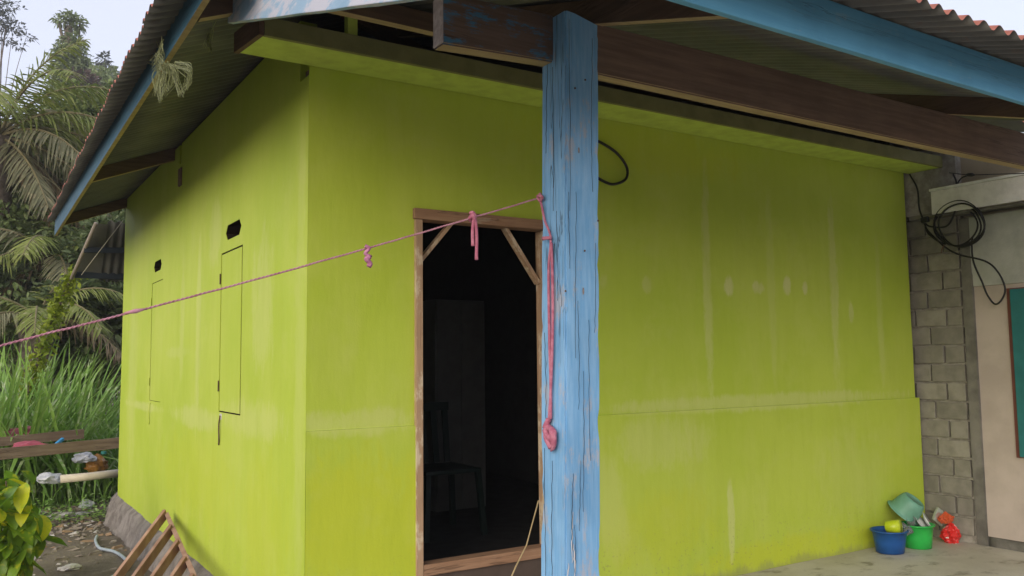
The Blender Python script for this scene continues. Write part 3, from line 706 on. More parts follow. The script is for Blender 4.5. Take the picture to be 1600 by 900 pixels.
while z < 2.55:
    y = YP1 + 0.012 + (0.0 if ci % 2 else -0.0); first = True
    lens = [BL * .52 if ci % 2 else BL] 
    while y < 0.75:
        L = (BL * rng.uniform(.46, .6)) if (first and ci % 2) else BL * rng.uniform(.94, 1.05)
        o = bpy.data.objects.new('block', rng.choice(blk_me)); 
        link(o, bw, (XN + .012 + rng.uniform(-.004, .003), y + L / 2, z + BH / 2)); o.scale = (0.05, L - rng.uniform(.010, .020), BH - rng.uniform(.012, .022))
        o.rotation_euler = (rng.uniform(-.022, .022), 0, rng.uniform(-.02, .02))
        y += L; first = False
    z += BH; ci += 1
obj('render_coat', MB().box((XN - .018, YP1 + .004, 2.55), (XN + .010, 1.2, 3.08)), M_mort, nh, True)
obj('pillar', wobble_box((XN - .02, YP0, -0.15), (XN + .15, YP1, 2.47), 30, 0.006, 5, 2), M_pil, nh, True, label='rough dark cement pillar between blocks and pink plaster').data.set_sharp_from_angle(angle=R_(40))
obj('wall', MB().box((XN - .008, -3.2, 0.045), (XN + .14, YP0 - .001, 1.93)), M_pnk, nh, label='pale pink plastered wall')
obj('foundation', wobble_box((XN + .0, -3.2, -0.3), (XN + .16, YP0 - .001, 0.043), 40, 0.02, 5, 1), M_pil, nh, True)
obj('lintel_band', MB().box((XN - .014, -3.2, 1.932), (XN + .15, YP1 - .06, 2.47)), M_lint, nh)
obj('upper_wall', MB().box((XN + .06, -3.2, 2.47), (XN + .2, YP1 + .05, 2.99)), M_tan, nh)
obj('canopy', MB().box((XN - .10, -3.2, 2.50), (XN + .058, -0.26, 2.515)), M_pil, nh)
M_wf = mat_plain('white fascia paint', (0.84, 0.82, 0.83), 0.4)
cf = obj('canopy_fascia', MB().box((XN - .125, -3.2, 2.52), (XN - .10, -0.255, 2.70)), M_wf, nh, label='white painted canopy fascia')
obj('trim', MB().box((XN - .14, -3.2, 2.702), (XN - .05, -0.25, 2.722)), mat_plain('bright white trim', (0.86, 0.87, 0.9), 0.3), cf)
M_teal = mat_plain('teal shutter paint', (0.02, 0.16, 0.17), 0.4)
wy = at(1573, 450, 'X', XN - .02).y; wz0, wz1 = at(1592, 716, 'X', XN - .046).z, at(1575, 450, 'X', XN - .046).z
wi = obj('window', MB().box((XN - .02, wy - .95, wz0), (XN - .010, wy, wz1)), mat_plain('red brown frame', (0.16, 0.05, 0.04), 0.6), nh, label='teal shuttered window in the pink wall')
for i in range(3):
    y1 = wy - .035 - i * .30
    s1 = obj('shutter', MB().box((XN - .046, y1 - .285, wz0 + .01), (XN - .021, y1, wz1 - .01)), M_teal, wi, bevel=.003)
# tap on a stub of white pipe by the pillar
tp = thing('standpipe', 'short white standpipe with a dark green handled tap at the foot of the grey pillar', 'tap', tuple(at(1543, 853, 'Z', -.03)))
tb = at(1543, 853, 'Z', -.03); tz = at(1543, 833, 'Y', tb.y).z
obj('pipe', MB().tube([tb, V3((tb.x, tb.y, tz))], .012, 10), mat_plain('white pipe', (0.75, 0.7, 0.62), 0.5), tp, True)
t0 = at(1544, 826, 'Y', tb.y); t1_ = at(1546, 797, 'Y', tb.y)
obj('tap_body', MB().tube([V3((tb.x, tb.y, tz)), t0, t0.lerp(t1_, .5), t1_], [.011, .016, .014, .01], 10), M_black, tp, True)
g0 = at(1548, 818, 'Y', tb.y - .02); g1 = at(1547, 803, 'Y', tb.y - .02)
obj('handle', MB().tube([g0, g0.lerp(g1, .5), g1], [.014, .019, .012], 10), mat_plain('dark green handle', (0.01, 0.13, 0.09), 0.4), tp, True)
obj('handle_cap', MB().lathe([(.0, 0), (.014, .004), (.014, .018), (0, .022)], g1 + V3((0, 0, .0)), 12), mat_plain('cream cap', (0.7, 0.65, 0.5), 0.5), tp, True)

# cables by the block wall
cc = thing('cable_coil', 'coil of thick black cable hanging on the grey block wall', 'cable', tuple(at(1497, 350, 'X', 5.02)))
def xs_(pts, X=5.02, n=8, r=.007):
    return MB().tube(curve_pts([at(a, b, 'X', X) for a, b in pts], n), r, 8)
loop = MB()
for (ccx, ccy, ra, rb, x_, ph) in ((1497, 351, 36, 33, 5.03, .2), (1500, 349, 38, 36, 5.01, 1.0), (1494, 353, 33, 31, 5.045, 2.0), (1503, 352, 35, 34, 4.995, .6)):
    pts = [at(ccx + ra * math.cos(a) + 1.5 * math.sin(3 * a + ph), ccy + rb * math.sin(a), 'X', x_) for a in [2 * math.pi * i / 40 + ph for i in range(41)]]
    loop.tube(pts, .0068, 8)
obj('coil', loop, M_black, cc, True)
obj('cable', xs_([(1490, 272), (1495, 285), (1496, 312), (1490, 338), (1478, 354), (1455, 354), (1446, 349)]), M_black, cc, True)
obj('cable', xs_([(1521, 273), (1505, 277), (1497, 288), (1500, 305), (1502, 318)], r=.006), M_black, cc, True)
obj('cable', xs_([(1422, 272), (1434, 295), (1437, 325), (1444, 345), (1450, 360), (1466, 376), (1480, 388), (1500, 398), (1540, 408), (1560, 425), (1571, 450), (1566, 468), (1555, 475), (1543, 460), (1535, 440), (1522, 410), (1519, 385), (1520, 370)]), M_black, cc, True)
obj('cable', xs_([(1445, 345), (1449, 362), (1462, 374), (1478, 382)], r=.006), M_black, cc, True)
pz = at(1446, 344, 'X', 5.0); obj('connector', MB().bar(pz + V3((0, .03, .0)), pz + V3((0, -.03, .005)), .03, .045), M_black, cc, bevel=.006)
pz = at(1476, 383, 'X', 5.0); obj('tie', MB().tube([pz, pz + V3((0, .02, -.03)), pz + V3((0, .03, -.06))], .004, 6), mat_plain('brown tie', (0.15, 0.08, 0.05), .7), cc)
pw = thing('overhead_wire', 'thin black wire with a joint running over the white canopy', 'cable', tuple(at(1516, 273, 'X', 4.95)))
obj('wire', MB().tube(curve_pts([at(1484, 270, 'X', 4.99), at(1516, 273, 'X', 4.97), at(1560, 272, 'X', 4.95), at(1640, 270, 'X', 4.95)], 6), .0035, 6), M_black, pw, True)
obj('joint', MB().tube([at(1510, 273, 'X', 4.965), at(1514, 273, 'X', 4.965), at(1520, 273, 'X', 4.965), at(1524, 273, 'X', 4.965)], [.007, .014, .014, .005], 8), M_black, pw, True)

# ------------------------------------------------------------------ basins by the corner
def basin_prof(r0, r1, h, th=.004):
    return [(0, .004), (r0 * .8, .004), (r0 * .85, 0), (r0, .004), (r0 + (r1 - r0) * .5, h * .5), (r1, h - .012), (r1 + .012, h - .01), (r1 + .014, h), (r1 + .002, h), (r1 - th, h - .014), (r0 + (r1 - r0) * .5 - th, h * .5), (r0 - th, .012), (0, .010)]
def basin(name, c, r0, r1, h, mat, label, tilt=None, sx=1, sy=1, prof=None):
    o = obj(name, MB().lathe(prof or basin_prof(r0, r1, h), c, 40, tilt, sx=sx, sy=sy), mat, None, True, origin=c)
    return tag(o, label, 'basin')
F = -0.029
def mat_glass(name, c):
    t = NT(name); return t.pbr(c, 0.08, 0.5, None, **{'Transmission Weight': 0.85, 'IOR': 1.3})
blue_c = V3((4.35, -.19, F)); basin('plastic_basin', blue_c, .095, .118, .165, mat_plain('blue basin plastic', (0.012, 0.085, 0.30), .35), 'dark blue plastic basin against the lime wall', sx=1.05)
green_c = V3((4.665, -.21, F)); basin('plastic_basin', green_c, .095, .112, .175, mat_plain('bright green basin plastic', (0.03, 0.46, 0.075), .35), 'bright green plastic basin filled with dishes')
tq = Vector((0.22, -0.59, 0.78)).normalized().to_track_quat('Z', 'Y').to_matrix() @ Matrix.Rotation(math.pi, 3, 'X')
teal_c = at(1430, 780, 'Y', -.19); basin('plastic_basin', teal_c, .080, .130, .15, mat_plain('teal basin plastic', (0.15, 0.35, 0.25), .45), 'teal plastic basin upside down on top of the others', tq, prof=[(0, .006), (.066, .006), (.070, 0), (.078, .003), (.090, .02), (.102, .06), (.110, .115), (.112, .128), (.130, .135), (.134, .141), (.112, .136), (.106, .115), (.098, .06), (.086, .024), (.07, .01), (0, .010)])
cup = thing('plastic_cup', 'lime yellow plastic cup lying in the blue basin', 'cup', (4.33, -.22, F + .15))
ca = Vector((.30, -.93, .12)).normalized(); cq = ca.to_track_quat('Z', 'Y').to_matrix()
cp0 = at(1385, 823, 'Y', -.17)
obj('cup_body', MB().lathe([(.0, 0), (.036, 0), (.040, .004), (.05, .10), (.046, .10), (.036, .012), (0, .01)][0:6], cp0, 28, cq), mat_plain('lime cup plastic', (0.50, 0.62, 0.02), .3), cup, True)
obj('cup_lid', MB().lathe([(0.046, .095), (.047, .099), (0, .10)], cp0, 28, cq), mat_plain('lime cup lid', (0.56, 0.68, 0.03), .3), cup, True)
M_gl = mat_glass('clear glass', (0.80, 0.86, 0.84))
M_pw = mat_plain('white crockery', (0.7, 0.72, 0.7), .2, .5)
for (px, py, yy, dx, dy, dz, r, h, lb_, m) in [(1412, 826, -.20, .4, -.4, .6, .033, .09, 'clear drinking glass leaning in the blue basin beside the lime cup', M_gl), (1418, 830, -.26, .3, -.7, .5, .03, .08, 'clear drinking glass nearest the front rim of the blue basin', M_gl), (1424, 816, -.2, -.5, -.3, .7, .032, .10, 'clear drinking glass under the rim of the teal basin', M_gl)]:
    c = at(px, py, 'Y', yy); q = Vector((dx, dy, dz)).normalized().to_track_quat('Z', 'Y').to_matrix()
    tag(obj('drinking_glass', MB().lathe([(0, 0), (r * .8, 0), (r, h), (r - .003, h), (r * .8 - .003, .006), (0, .006)], c - q @ V3((0, 0, h * .6)), 24, q), m, None, True), lb_, 'glass')
for (px, py, yy, dx, dy, dz, r, lb_) in [(1447, 816, -.24, .45, -.75, .5, .07, 'white dish tilted among the dishes in the green basin'), (1437, 818, -.22, .2, -.8, .6, .06, 'white saucer beside the tilted dish in the green basin')]:
    c = at(px, py, 'Y', yy); q = Vector((dx, dy, dz)).normalized().to_track_quat('Z', 'Y').to_matrix()
    tag(obj('dish', MB().lathe([(0, 0), (r * .5, .002), (r, .02), (r, .023), (r * .5, .006), (0, .004)], c, 28, q), M_pw, None, True), lb_, 'dish')
# clear bag with a printed disc and a red bag
def bag(c, rx, ry, h, sd_, n=26, m=18, pinch=.85):
    mb = MB(); vs = []; fs = []
    for j in range(m + 1):
        t = j / m; z = h * t; prof = (math.sin(math.pi * min(1, .18 + .9 * t)) ** .6) * (1 - pinch * max(0, t - .55) / .45 * .6)
        for i in range(n):
            a = 2 * math.pi * i / n; d = V3((math.cos(a), math.sin(a), t * 2))
            k = 1 + .35 * fbm(d * 1.3 + V3((sd_, 0, 0)), 1.6) + .14 * math.sin(a * 7 + t * 9 + sd_)
            vs.append(V3(c) + V3((rx * prof * k * math.cos(a), ry * prof * k * math.sin(a), z + .01 * fbm(d, 3))))
    for j in range(m):
        for i in range(n): fs.append((j * n + i, j * n + (i + 1) % n, (j + 1) * n + (i + 1) % n, (j + 1) * n + i))
    fs.append(tuple(range(n))[::-1]); fs.append(tuple(m * n + i for i in range(n)))
    return mb.add(vs, fs)
def mat_bag():
    t = NT('red patterned plastic bag'); p = t.noise(16, (1, 1, 1), 2, .5)
    col = t.mix(t.ramp(p, .60, .63), (0.62, 0.025, 0.02), (0.78, 0.62, 0.58))
    return t.pbr(col, .3, .5, t.bump(t.noise(35, (1, 1, 1), 3), .5, .01))
rbp = at(1487, 848, 'Z', -.03)
rbag = thing('plastic_bag', 'crumpled red and white plastic bag beside the green basin', 'bag', tuple(rbp))
obj('bag_body', bag(rbp, .065, .06, .17, 3), mat_bag(), rbag, False)
obj('bag_neck', bag(rbp + V3((-.025, .02, .15)), .06, .045, .09, 8, pinch=1.2), mat_plain('orange red plastic', (0.60, 0.10, 0.03), .35), rbag, False)
cbp = at(1470, 812, 'Y', -.16)
cbag = thing('packet', 'clear plastic packet with a round brown print behind the green basin', 'packet', tuple(cbp - V3((0, 0, .08))))
q0 = [at(1463, 800, 'Y', -.16), at(1467, 793, 'Y', -.14), at(1481, 803, 'Y', -.15), at(1482, 815, 'Y', -.17), at(1472, 823, 'Y', -.18), at(1459, 812, 'Y', -.18)]
pk = MB(); cen = sum(q0, V3()) / 6
pk.add(q0 + [cen + V3((0, -.02, 0))] + [p + V3((.01, .02, 0)) for p in q0] + [cen + V3((.01, .04, 0))], [(i, (i + 1) % 6, 6) for i in range(6)] + [(7 + (i + 1) % 6, 7 + i, 13) for i in range(6)] + [(i, 7 + i, 7 + (i + 1) % 6, (i + 1) % 6) for i in range(6)])
obj('wrapper', pk, mat_plain('milky plastic', (0.50, 0.55, 0.46), .25), cbag)
dq = Vector((-.25, -.95, .2)).normalized().to_track_quat('Z', 'Y').to_matrix()
obj('printed_disc', MB().lathe([(0, .0), (.036, .0), (.03, .004), (0, .005)], at(1469, 808, 'Y', -.186), 24, dq), mat_plain('brown pink print', (0.42, 0.27, 0.22), .4), cbag)

# ------------------------------------------------------------------ slatted rack by the plinth
rk = thing('slatted_rack', 'slatted wooden rack leaning on the lime side wall at its foot', 'rack', tuple(at(240, 880, 'Z', -.25)))
M_rk = mat_mottle('pinkish raw timber', (0.30, 0.17, 0.12), (0.42, 0.27, 0.20), 6, .8, .15, .3, 60, obj=True, var=.35)
ra = at(262, 806, 'X', -.06); rb_ = at(306, 905, 'X', -.20); rc = rb_ + (rb_ - ra) * .8; 
obj('side_rail', MB().bar(ra, rc, .05, .03, (1, 0, .4)), M_rk, rk, bevel=.003)
low0 = at(186, 908, 'X', -.46); dirs = low0 - ra
for i, (px, py) in enumerate([(263, 804), (277, 832), (287, 858), (295, 884), (302, 908), (309, 930)]):
    f = i / 5; top = ra.lerp(rb_, [0.0, .28, .54, .79, 1.02, 1.25][i]) + V3((-.022, 0, .008))
    obj('slat', MB().bar(top + dirs * (-.02), top + dirs * 1.25, .08, .024, (1, 0, .3)), M_rk, rk, bevel=.003)
obj('side_rail', MB().bar(ra + dirs * 1.1 + V3((.03, 0, -.02)), rc + dirs * 1.1 + V3((.03, 0, -.02)), .05, .03, (1, 0, .4)), M_rk, rk, bevel=.003)

# ------------------------------------------------------------------ litter and fence on the left
M_plank = mat_wood('weathered plank', (0.12, 0.085, 0.06), (0.19, 0.145, 0.105), 'X', .85, .4, 40)
fn = thing('plank_fence', 'low fence of two weathered planks joining the back corner of the green house', 'fence', (-.6, 6.3, -.25))
obj('plank', MB().bar(at(-60, 716, 'Y', 6.15), at(184, 692, 'Y', 6.15) + V3((.1, 0, 0)), .03, .115, seg=6, jit=.004), M_plank, fn, bevel=.004)
obj('plank', MB().bar(at(-60, 697, 'Y', 6.9), at(132, 678, 'Y', 6.9) + V3((0, 0, 0)), .03, .105, seg=6, jit=.004), M_plank, fn, bevel=.004)
for (px, yy) in ((-70, 6.19), (-60, 6.94)):
    p = at(px, 700, 'Y', yy); obj('fence_post', MB().bar((p.x, yy + .02, -.4), (p.x, yy + .02, p.z + .02), .06, .06, (0, 1, 0)), M_plank, fn)
tag(obj('white_pipe', MB().tube([at(95, 749, 'Y', 6.3), at(140, 745, 'Y', 6.3), at(190, 739, 'Y', 6.3)], .043, 14), mat_plain('cream plastic pipe', (0.66, 0.58, 0.45), .5), None, True), 'cream plastic pipe lying below the plank fence', 'pipe')
jp = at(152, 724, 'Y', 6.9)
jug = thing('orange_jug', 'dented orange plastic jug lying on the rubbish below the fence', 'jug', tuple(jp - V3((0, 0, .1))))
obj('jug_body', bag(jp - V3((0, 0, .10)), .11, .09, .22, 11, pinch=.3), mat_plain('orange jug plastic', (0.42, 0.20, 0.045), .35), jug, True)
obj('cap', MB().lathe([(0, 0), (.03, 0), (.03, .03), (0, .032)], jp + V3((.07, 0, .10)), 14), mat_plain('teal cap', (0.05, 0.25, 0.22), .4), jug)
def lump(name, c, r, mat, label, cat, sz=(1, 1, .7), sd_=0, group=None):
    mb = MB(); bm = bmesh.new(); bmesh.ops.create_icosphere(bm, subdivisions=3, radius=1)
    for v in bm.verts:
        d = v.co.normalized(); k = 1 + .45 * fbm(d + V3((sd_ * 3.7, 0, 0)), 1.3) + .12 * fbm(d, 5)
        v.co = V3((d.x * sz[0], d.y * sz[1], d.z * sz[2])) * k * r + V3(c)
    bm.verts.index_update(); mb.add([v.co.copy() for v in bm.verts], [tuple(v.index for v in f.verts) for f in bm.faces]); bm.free()
    return tag(obj(name, mb, mat, None, False), label, cat, group)
M_rock = mat_mottle('grey brown stone', (0.17, 0.14, 0.11), (0.30, 0.26, 0.21), 9, .9, .15, .7, 40)
M_rubw = mat_mottle('pale rubble', (0.42, 0.39, 0.36), (0.58, 0.55, 0.52), 12, .85, .15, .4)
lump('stone', at(130, 779, 'Z', -.20), .13, M_rock, 'brown round stone in the dirt beside the plinth', 'stone', sd_=1)
lump('stone', at(82, 757, 'Z', -.2), .18, M_rock, 'largest grey brown stone left of the cream pipe', 'stone', sd_=2)
lump('rubble_chunk', at(94, 806, 'Z', -.22), .11, M_rubw, 'flat pale pink rubble slab beside the leafy plant', 'rubble', (1.3, .8, .35), 3)
lump('rubble_chunk', at(136, 791, 'Z', -.21), .08, mat_mottle('pale mint plaster', (0.36, 0.42, 0.38), (0.5, 0.54, 0.5), 12, .8), 'pale mint plaster chunk below the brown stone', 'rubble', (1, .8, .8), 4)
lump('rubble_chunk', at(40, 875, 'Z', -.24), .08, M_rubw, 'white broken chunk on the ground under the leafy plant', 'rubble', (1.3, 1, .4), 5)
lump('rubble_chunk', at(120, 805, 'Z', -.23), .10, mat_mottle('grey slate chip', (.3, .3, .3), (.42, .42, .42), 10, .8), 'thin grey slab chip in the middle of the rubble', 'rubble', (1.4, .6, .3), 6)
lump('rubble_chunk', at(110, 887, 'Z', -.24), .07, M_rubw, 'small flat pale chip alone on the bare ground', 'rubble', (1.2, .9, .3), 7)
M_cloth = mat_plain('pink plastic', (0.40, 0.08, 0.12), .5)
lump('pink_sack', at(18, 683, 'Y', 7.6), .22, mat_plain('striped pink sack', (0.42, 0.11, 0.15), .6), 'bright pink sack behind the upper fence plank', 'sack', (1.3, .8, .5), 8)
lump('pink_sack', at(45, 700, 'Y', 6.6), .13, M_cloth, 'darker pink plastic between the two fence planks', 'sack', (1.4, .8, .5), 9)
lump('white_bag', at(78, 748, 'Y', 6.5), .10, mat_plain('white film', (0.62, 0.64, 0.68), .35), 'crumpled white plastic bag lying left of the cream pipe', 'bag', (1.2, .9, .6), 10)
lump('white_bag', at(133, 716, 'Y', 6.8), .10, mat_plain('greyish film', (0.5, 0.52, 0.58), .35), 'greyish plastic bag beside the orange jug', 'bag', (1.1, .9, .6), 12)
tag(obj('blue_tube', MB().bar(at(82, 700, 'Y', 6.6), at(99, 686, 'Y', 6.7), .035, .03), mat_plain('sky blue plastic', (0.05, 0.30, 0.60), .4), None, bevel=.004), 'sky blue plastic strip poking up between the fence planks', 'strip')
tag(obj('broken_board', MB().bar(at(92, 770, 'Z', -.17), at(78, 748, 'Z', -.05), .10, .02, seg=3, jit=.006), mat_mottle('yellowish broken board', (.42, .32, .2), (.55, .45, .32), 8, .8), None), 'short yellowish board tipped against the stones', 'board')
tag(obj('garden_hose', MB().tube(curve_pts([at(*q, 'Z', -.232) for q in [(152, 838), (150, 846), (157, 857), (178, 862), (192, 870), (200, 880), (196, 890), (183, 898), (170, 905)]], 6), .014, 8), mat_plain('grey blue hose', (0.38, 0.44, 0.48), .5), None, True), 'grey blue garden hose snaking over the dirt beside the plinth', 'hose')
db = MB(); 
for i in range(1300):
    x = rng.uniform(-1.2, .05); y = rng.choice([rng.uniform(4.2, 9.5), rng.gauss(6.3, 1.1)])
    if x > -.15 and y < 6.1: continue
    if rng.random() > 0.35 + .5 * (fbm((x, y, 7), 1.2) > 0): continue
    s = rng.uniform(.01, .05) * rng.uniform(.5, 1); z = gz(x, y); a = rng.uniform(0, 6.28)
    ux = V3((math.cos(a), math.sin(a), rng.uniform(-.3, .3))) * s * rng.uniform(.8, 2.4); uy = V3((-math.sin(a), math.cos(a), 0)) * s * .6; uz = V3((0, 0, s * rng.uniform(.3, .7)))
    c = V3((x, y, z)); db.add([c - ux - uy - uz * .3, c + ux - uy * .6 - uz * .3, c + ux * .8 + uy - uz * .3, c - ux * .7 + uy - uz * .3, c - ux * .6 - uy * .7 + uz, c + ux * .6 - uy * .5 + uz * .8, c + ux * .5 + uy * .7 + uz, c - ux * .5 + uy * .6 + uz * .7],
        [(3, 2, 1, 0), (4, 5, 6, 7), (0, 1, 5, 4), (1, 2, 6, 5), (2, 3, 7, 6), (3, 0, 4, 7)], rng.choice([0, 0, 0, 0, 1, 2]))
o = obj('gravel', db, [M_rock, M_rubw, mat_plain('wood chips', (.33, .22, .13), .8)], None, stuff=True); tag(o, 'small stones and chips scattered over the dirt', 'gravel')

# ------------------------------------------------------------------ lean-to behind the house
lt = thing('lean_to', 'dark corrugated lean-to hanging off the back corner of the green house', 'shed', (0, 6.6, 2.4))
mb = MB(); PER_, AMP_ = PER, AMP
sheet(mb, -.12, 2.0, lambda x, t: (x + (0 if x > 0 else 0), 6.35 + .5 * t, 3.02 - .63 * t), lambda x: 0.0, lambda x: 1.0)
obj('roof_sheet', mb, [M_roofu, M_roofu], lt, True)
pa, pb_ = at(151, 349, 'Y', 6.3), at(116, 428, 'Y', 6.75)
sheetl = MB(); sheetl.add([pa + V3((0, .06, 0)), (-.12, 6.36, pa.z), (-.12, 6.84, 2.40), pb_ + V3((0, .06, 0)), pa + V3((0, .07, .004)), (-.12, 6.37, pa.z + .004), (-.12, 6.85, 2.404), pb_ + V3((0, .07, .004))], [(0, 1, 2, 3), (7, 6, 5, 4)])
obj('end_panel', sheetl, M_roofu, lt)
obj('pole', MB().tube([pa, pa.lerp(pb_, .5), pb_ + (pb_ - pa) * .1], .022, 8), mat_plain('pale pole', (.34, .29, .23), .8), lt, True)
obj('batten', MB().bar(at(132, 391, 'Y', 6.52), at(196, 388, 'Y', 6.52) + V3((.6, 0, 0)), .04, .06), M_crack, lt)
obj('batten', MB().bar(at(118, 430, 'Y', 6.8), at(196, 432, 'Y', 6.8) + V3((.6, 0, 0)), .04, .07), M_crack, lt)
obj('wire', MB().tube([at(193, 345, 'Y', 6.2), at(160, 388, 'Y', 6.3), at(128, 430, 'Y', 6.5)], .005, 6), mat_plain('pale cord', (.45, .42, .33), .8), lt, True)

# ------------------------------------------------------------------ vegetation
def scatter_crown(mb, blobs, n, ls, rr, droop=.3, up=.3, mi=lambda r: 0):
    """leaf blades spread through several ellipsoid clumps"""
    tot = sum(b[1] * b[2] * b[3] for b in blobs)
    for (c, rx, ry, rz) in blobs:
        m = int(n * (rx * ry * rz) / tot) + 20
        for _ in range(m):
            d = V3((rr.gauss(0, 1), rr.gauss(0, 1), rr.gauss(0, 1))).normalized(); r = rr.random() ** .45
            k = 1 + .3 * fbm(d * 1.5 + V3(c), 1.7)
            p = V3(c) + V3((d.x * rx, d.y * ry, d.z * rz)) * r * k
            dr = (d + V3((rr.gauss(0, .7), rr.gauss(0, .7), rr.gauss(0, .5) + up))).normalized()
            L = ls * rr.uniform(.6, 1.35)
            mb.leaf(p, dr, V3((rr.gauss(0, .5), rr.gauss(0, .5), 1)), L, L * rr.uniform(.35, .6), droop, mi(rr))
def trunk_mb(base, top, r0, r1, limbs, rr):
    mb = MB(); base = V3(base); top = V3(top); pts = [base.lerp(top, i / 8) + V3((rr.gauss(0, .03), rr.gauss(0, .03), 0)) * (top - base).length * .3 * (0 < i < 8) for i in range(9)]
    mb.tube(pts, [r0 + (r1 - r0) * i / 8 for i in range(9)], 10)
    for e in limbs:
        s = pts[rr.randint(4, 7)]; e = V3(e); mb.tube(curve_pts([s, s.lerp(e, .5) + V3((0, 0, .1 * (e - s).length)), e], 4), [r1 * .8 * (1 - .09 * i) for i in range(9)], 6)
    return mb
M_bark = mat_mottle('grey brown bark', (.10, .08, .06), (.19, .155, .12), 12, .9, .1, .8)
LEAF = {
 'dark': mat_leaf('dark leaves', (.075, .11, .04), (.12, .16, .06), (.18, .21, .10)),
 'mid': mat_leaf('mid green leaves', (.12, .17, .05), (.18, .24, .08), (.25, .27, .12)),
 'pale': mat_leaf('pale vine leaves', (.20, .26, .11), (.27, .33, .16), (.33, .36, .2)),
 'grey': mat_leaf('grey feathery leaves', (.10, .12, .10), (.15, .17, .14), (.18, .19, .16)),
 'purple': mat_leaf('purple brown leaves', (.10, .07, .06), (.15, .10, .09), (.11, .13, .06)),
 'frond': mat_leaf('palm leaflets', (.18, .23, .045), (.27, .31, .08), (.36, .35, .18), 1.5),
 'frondd': mat_leaf('grey palm leaflets', (.21, .21, .11), (.31, .30, .17), (.38, .33, .19), 1.5),
 'dry': mat_leaf('dry palm leaflets', (.24, .18, .10), (.33, .26, .16), (.18, .14, .08), 1.5),
 'grass': mat_leaf('tall grass blades', (.18, .34, .06), (.27, .43, .09), (.46, .54, .30), 1.2, .25, .4),
 'lime': mat_leaf('yellow green leaves', (.20, .27, .02), (.30, .36, .03), (.12, .18, .02), 5, .35),
 'bush': mat_leaf('broad green leaves', (.12, .24, .02), (.20, .33, .03), (.42, .46, .03), 2.2, .35, .35),
 'bushy': mat_leaf('broad yellow leaves', (.48, .52, .02), (.60, .58, .03), (.3, .42, .03), 2.2, .35, .35),
}
def tree(name, label, cat, base, crown, n, ls, lm, trunk_r, rr, droop=.3, group=None):
    t = thing(name, label, cat, base, group)
    top = sum((V3(b[0]) for b in crown), V3()) / len(crown)
    obj('trunk', trunk_mb(base, top, trunk_r, trunk_r * .4, [V3(b[0]) for b in crown[:5]], rr), M_bark, t, True)
    mb = MB(); scatter_crown(mb, crown, n, ls, rr, droop); obj('crown', mb, LEAF[lm], t, stuff=False)
    return t
def A(px, py, y): return at(px, py, 'Y', y)
def B_(px, py, y, rx, ry, rz): return (A(px, py, y), rx, ry, rz)
GZ = -.3
# vine covered dead tree, about 26 m away
Y0 = 52
FK = (52 + 4.1) / (24 + 4.1)
rr = random.Random(3)
vt = thing('vine_covered_tree', 'dead tree trunk wrapped in pale vines with a tufted top against the sky', 'tree', (A(115, 500, Y0).x, Y0, GZ))
obj('trunk', trunk_mb((A(118, 500, Y0).x, Y0, GZ), A(108, 42, Y0), .5, .22, [A(92, 34, Y0), A(126, 32, Y0)], rr), M_bark, vt, True)
mb = MB(); scatter_crown(mb, [B_(97, 32, Y0, .25 * FK, .3 * FK, .14 * FK), B_(112, 28, Y0, .3 * FK, .3 * FK, .16 * FK), B_(123, 36, Y0, .22 * FK, .3 * FK, .2 * FK), B_(112, 50, Y0, .17 * FK, .2 * FK, .3 * FK), B_(113, 72, Y0, .38 * FK, .4 * FK, .38 * FK), B_(110, 95, Y0, .55 * FK, .5 * FK, .5 * FK), B_(118, 112, Y0, .62 * FK, .5 * FK, .5 * FK), B_(104, 125, Y0, .5 * FK, .5 * FK, .5 * FK)], 4600, .29, rr, .5)
obj('vines', mb, LEAF['pale'], vt)
tree('hazy_tree', 'thin grey feathery tree at the far top left against the sky', 'tree', (A(-30, 500, 71.4).x, 71.4, GZ), [B_(5, 8, 71.4, .7 * 1.982, .7 * 1.982, .28 * 1.982), B_(-5, 28, 71.4, .6 * 1.982, .6 * 1.982, .22 * 1.982), B_(22, 42, 71.4, .6 * 1.982, .6 * 1.982, .17 * 1.982), B_(42, 58, 71.4, .4 * 1.982, .4 * 1.982, .14 * 1.982), B_(5, 62, 71.4, .5 * 1.982, .5 * 1.982, .15 * 1.982), B_(30, 72, 71.4, .3 * 1.982, .3 * 1.982, .1 * 1.982), B_(-30, 30, 71.4, 1 * 1.982, 1 * 1.982, .8 * 1.982)], 1900, .30, 'grey', .14, rr)
tree('slender_tree', 'slender sparse tree right of the vine covered trunk', 'tree', (A(165, 500, 56.7).x, 56.7, GZ), [B_(164, 92, 56.7, .2 * 1.955, .2 * 1.955, .25 * 1.955), B_(160, 112, 56.7, .3 * 1.955, .3 * 1.955, .25 * 1.955), B_(172, 120, 56.7, .35 * 1.955, .3 * 1.955, .3 * 1.955)], 600, .27, 'grey', .08, rr)
tree('purple_leaved_shrub', 'purple brown leaved shrub below the vine covered tree', 'shrub', (A(135, 500, 44.1).x, 44.1, GZ), [B_(132, 138, 44.1, .5 * 1.92, .5 * 1.92, .42 * 1.92), B_(142, 150, 44.1, .4 * 1.92, .4 * 1.92, .45 * 1.92), B_(122, 150, 44.1, .4 * 1.92, .4 * 1.92, .4 * 1.92)], 1200, .30, 'purple', .08, rr)
tree('pale_shrub', 'pale green bushy tree at the roof edge beyond the purple shrub', 'tree', (A(165, 500, 46.2).x, 46.2, GZ), [B_(163, 125, 46.2, .45 * 1.927, .5 * 1.927, .42 * 1.927), B_(175, 150, 46.2, .5 * 1.927, .5 * 1.927, .5 * 1.927), B_(155, 165, 46.2, .6 * 1.927, .6 * 1.927, .5 * 1.927), B_(185, 175, 46.2, .6 * 1.927, .6 * 1.927, .6 * 1.927)], 2400, .30, 'pale', .1, rr)
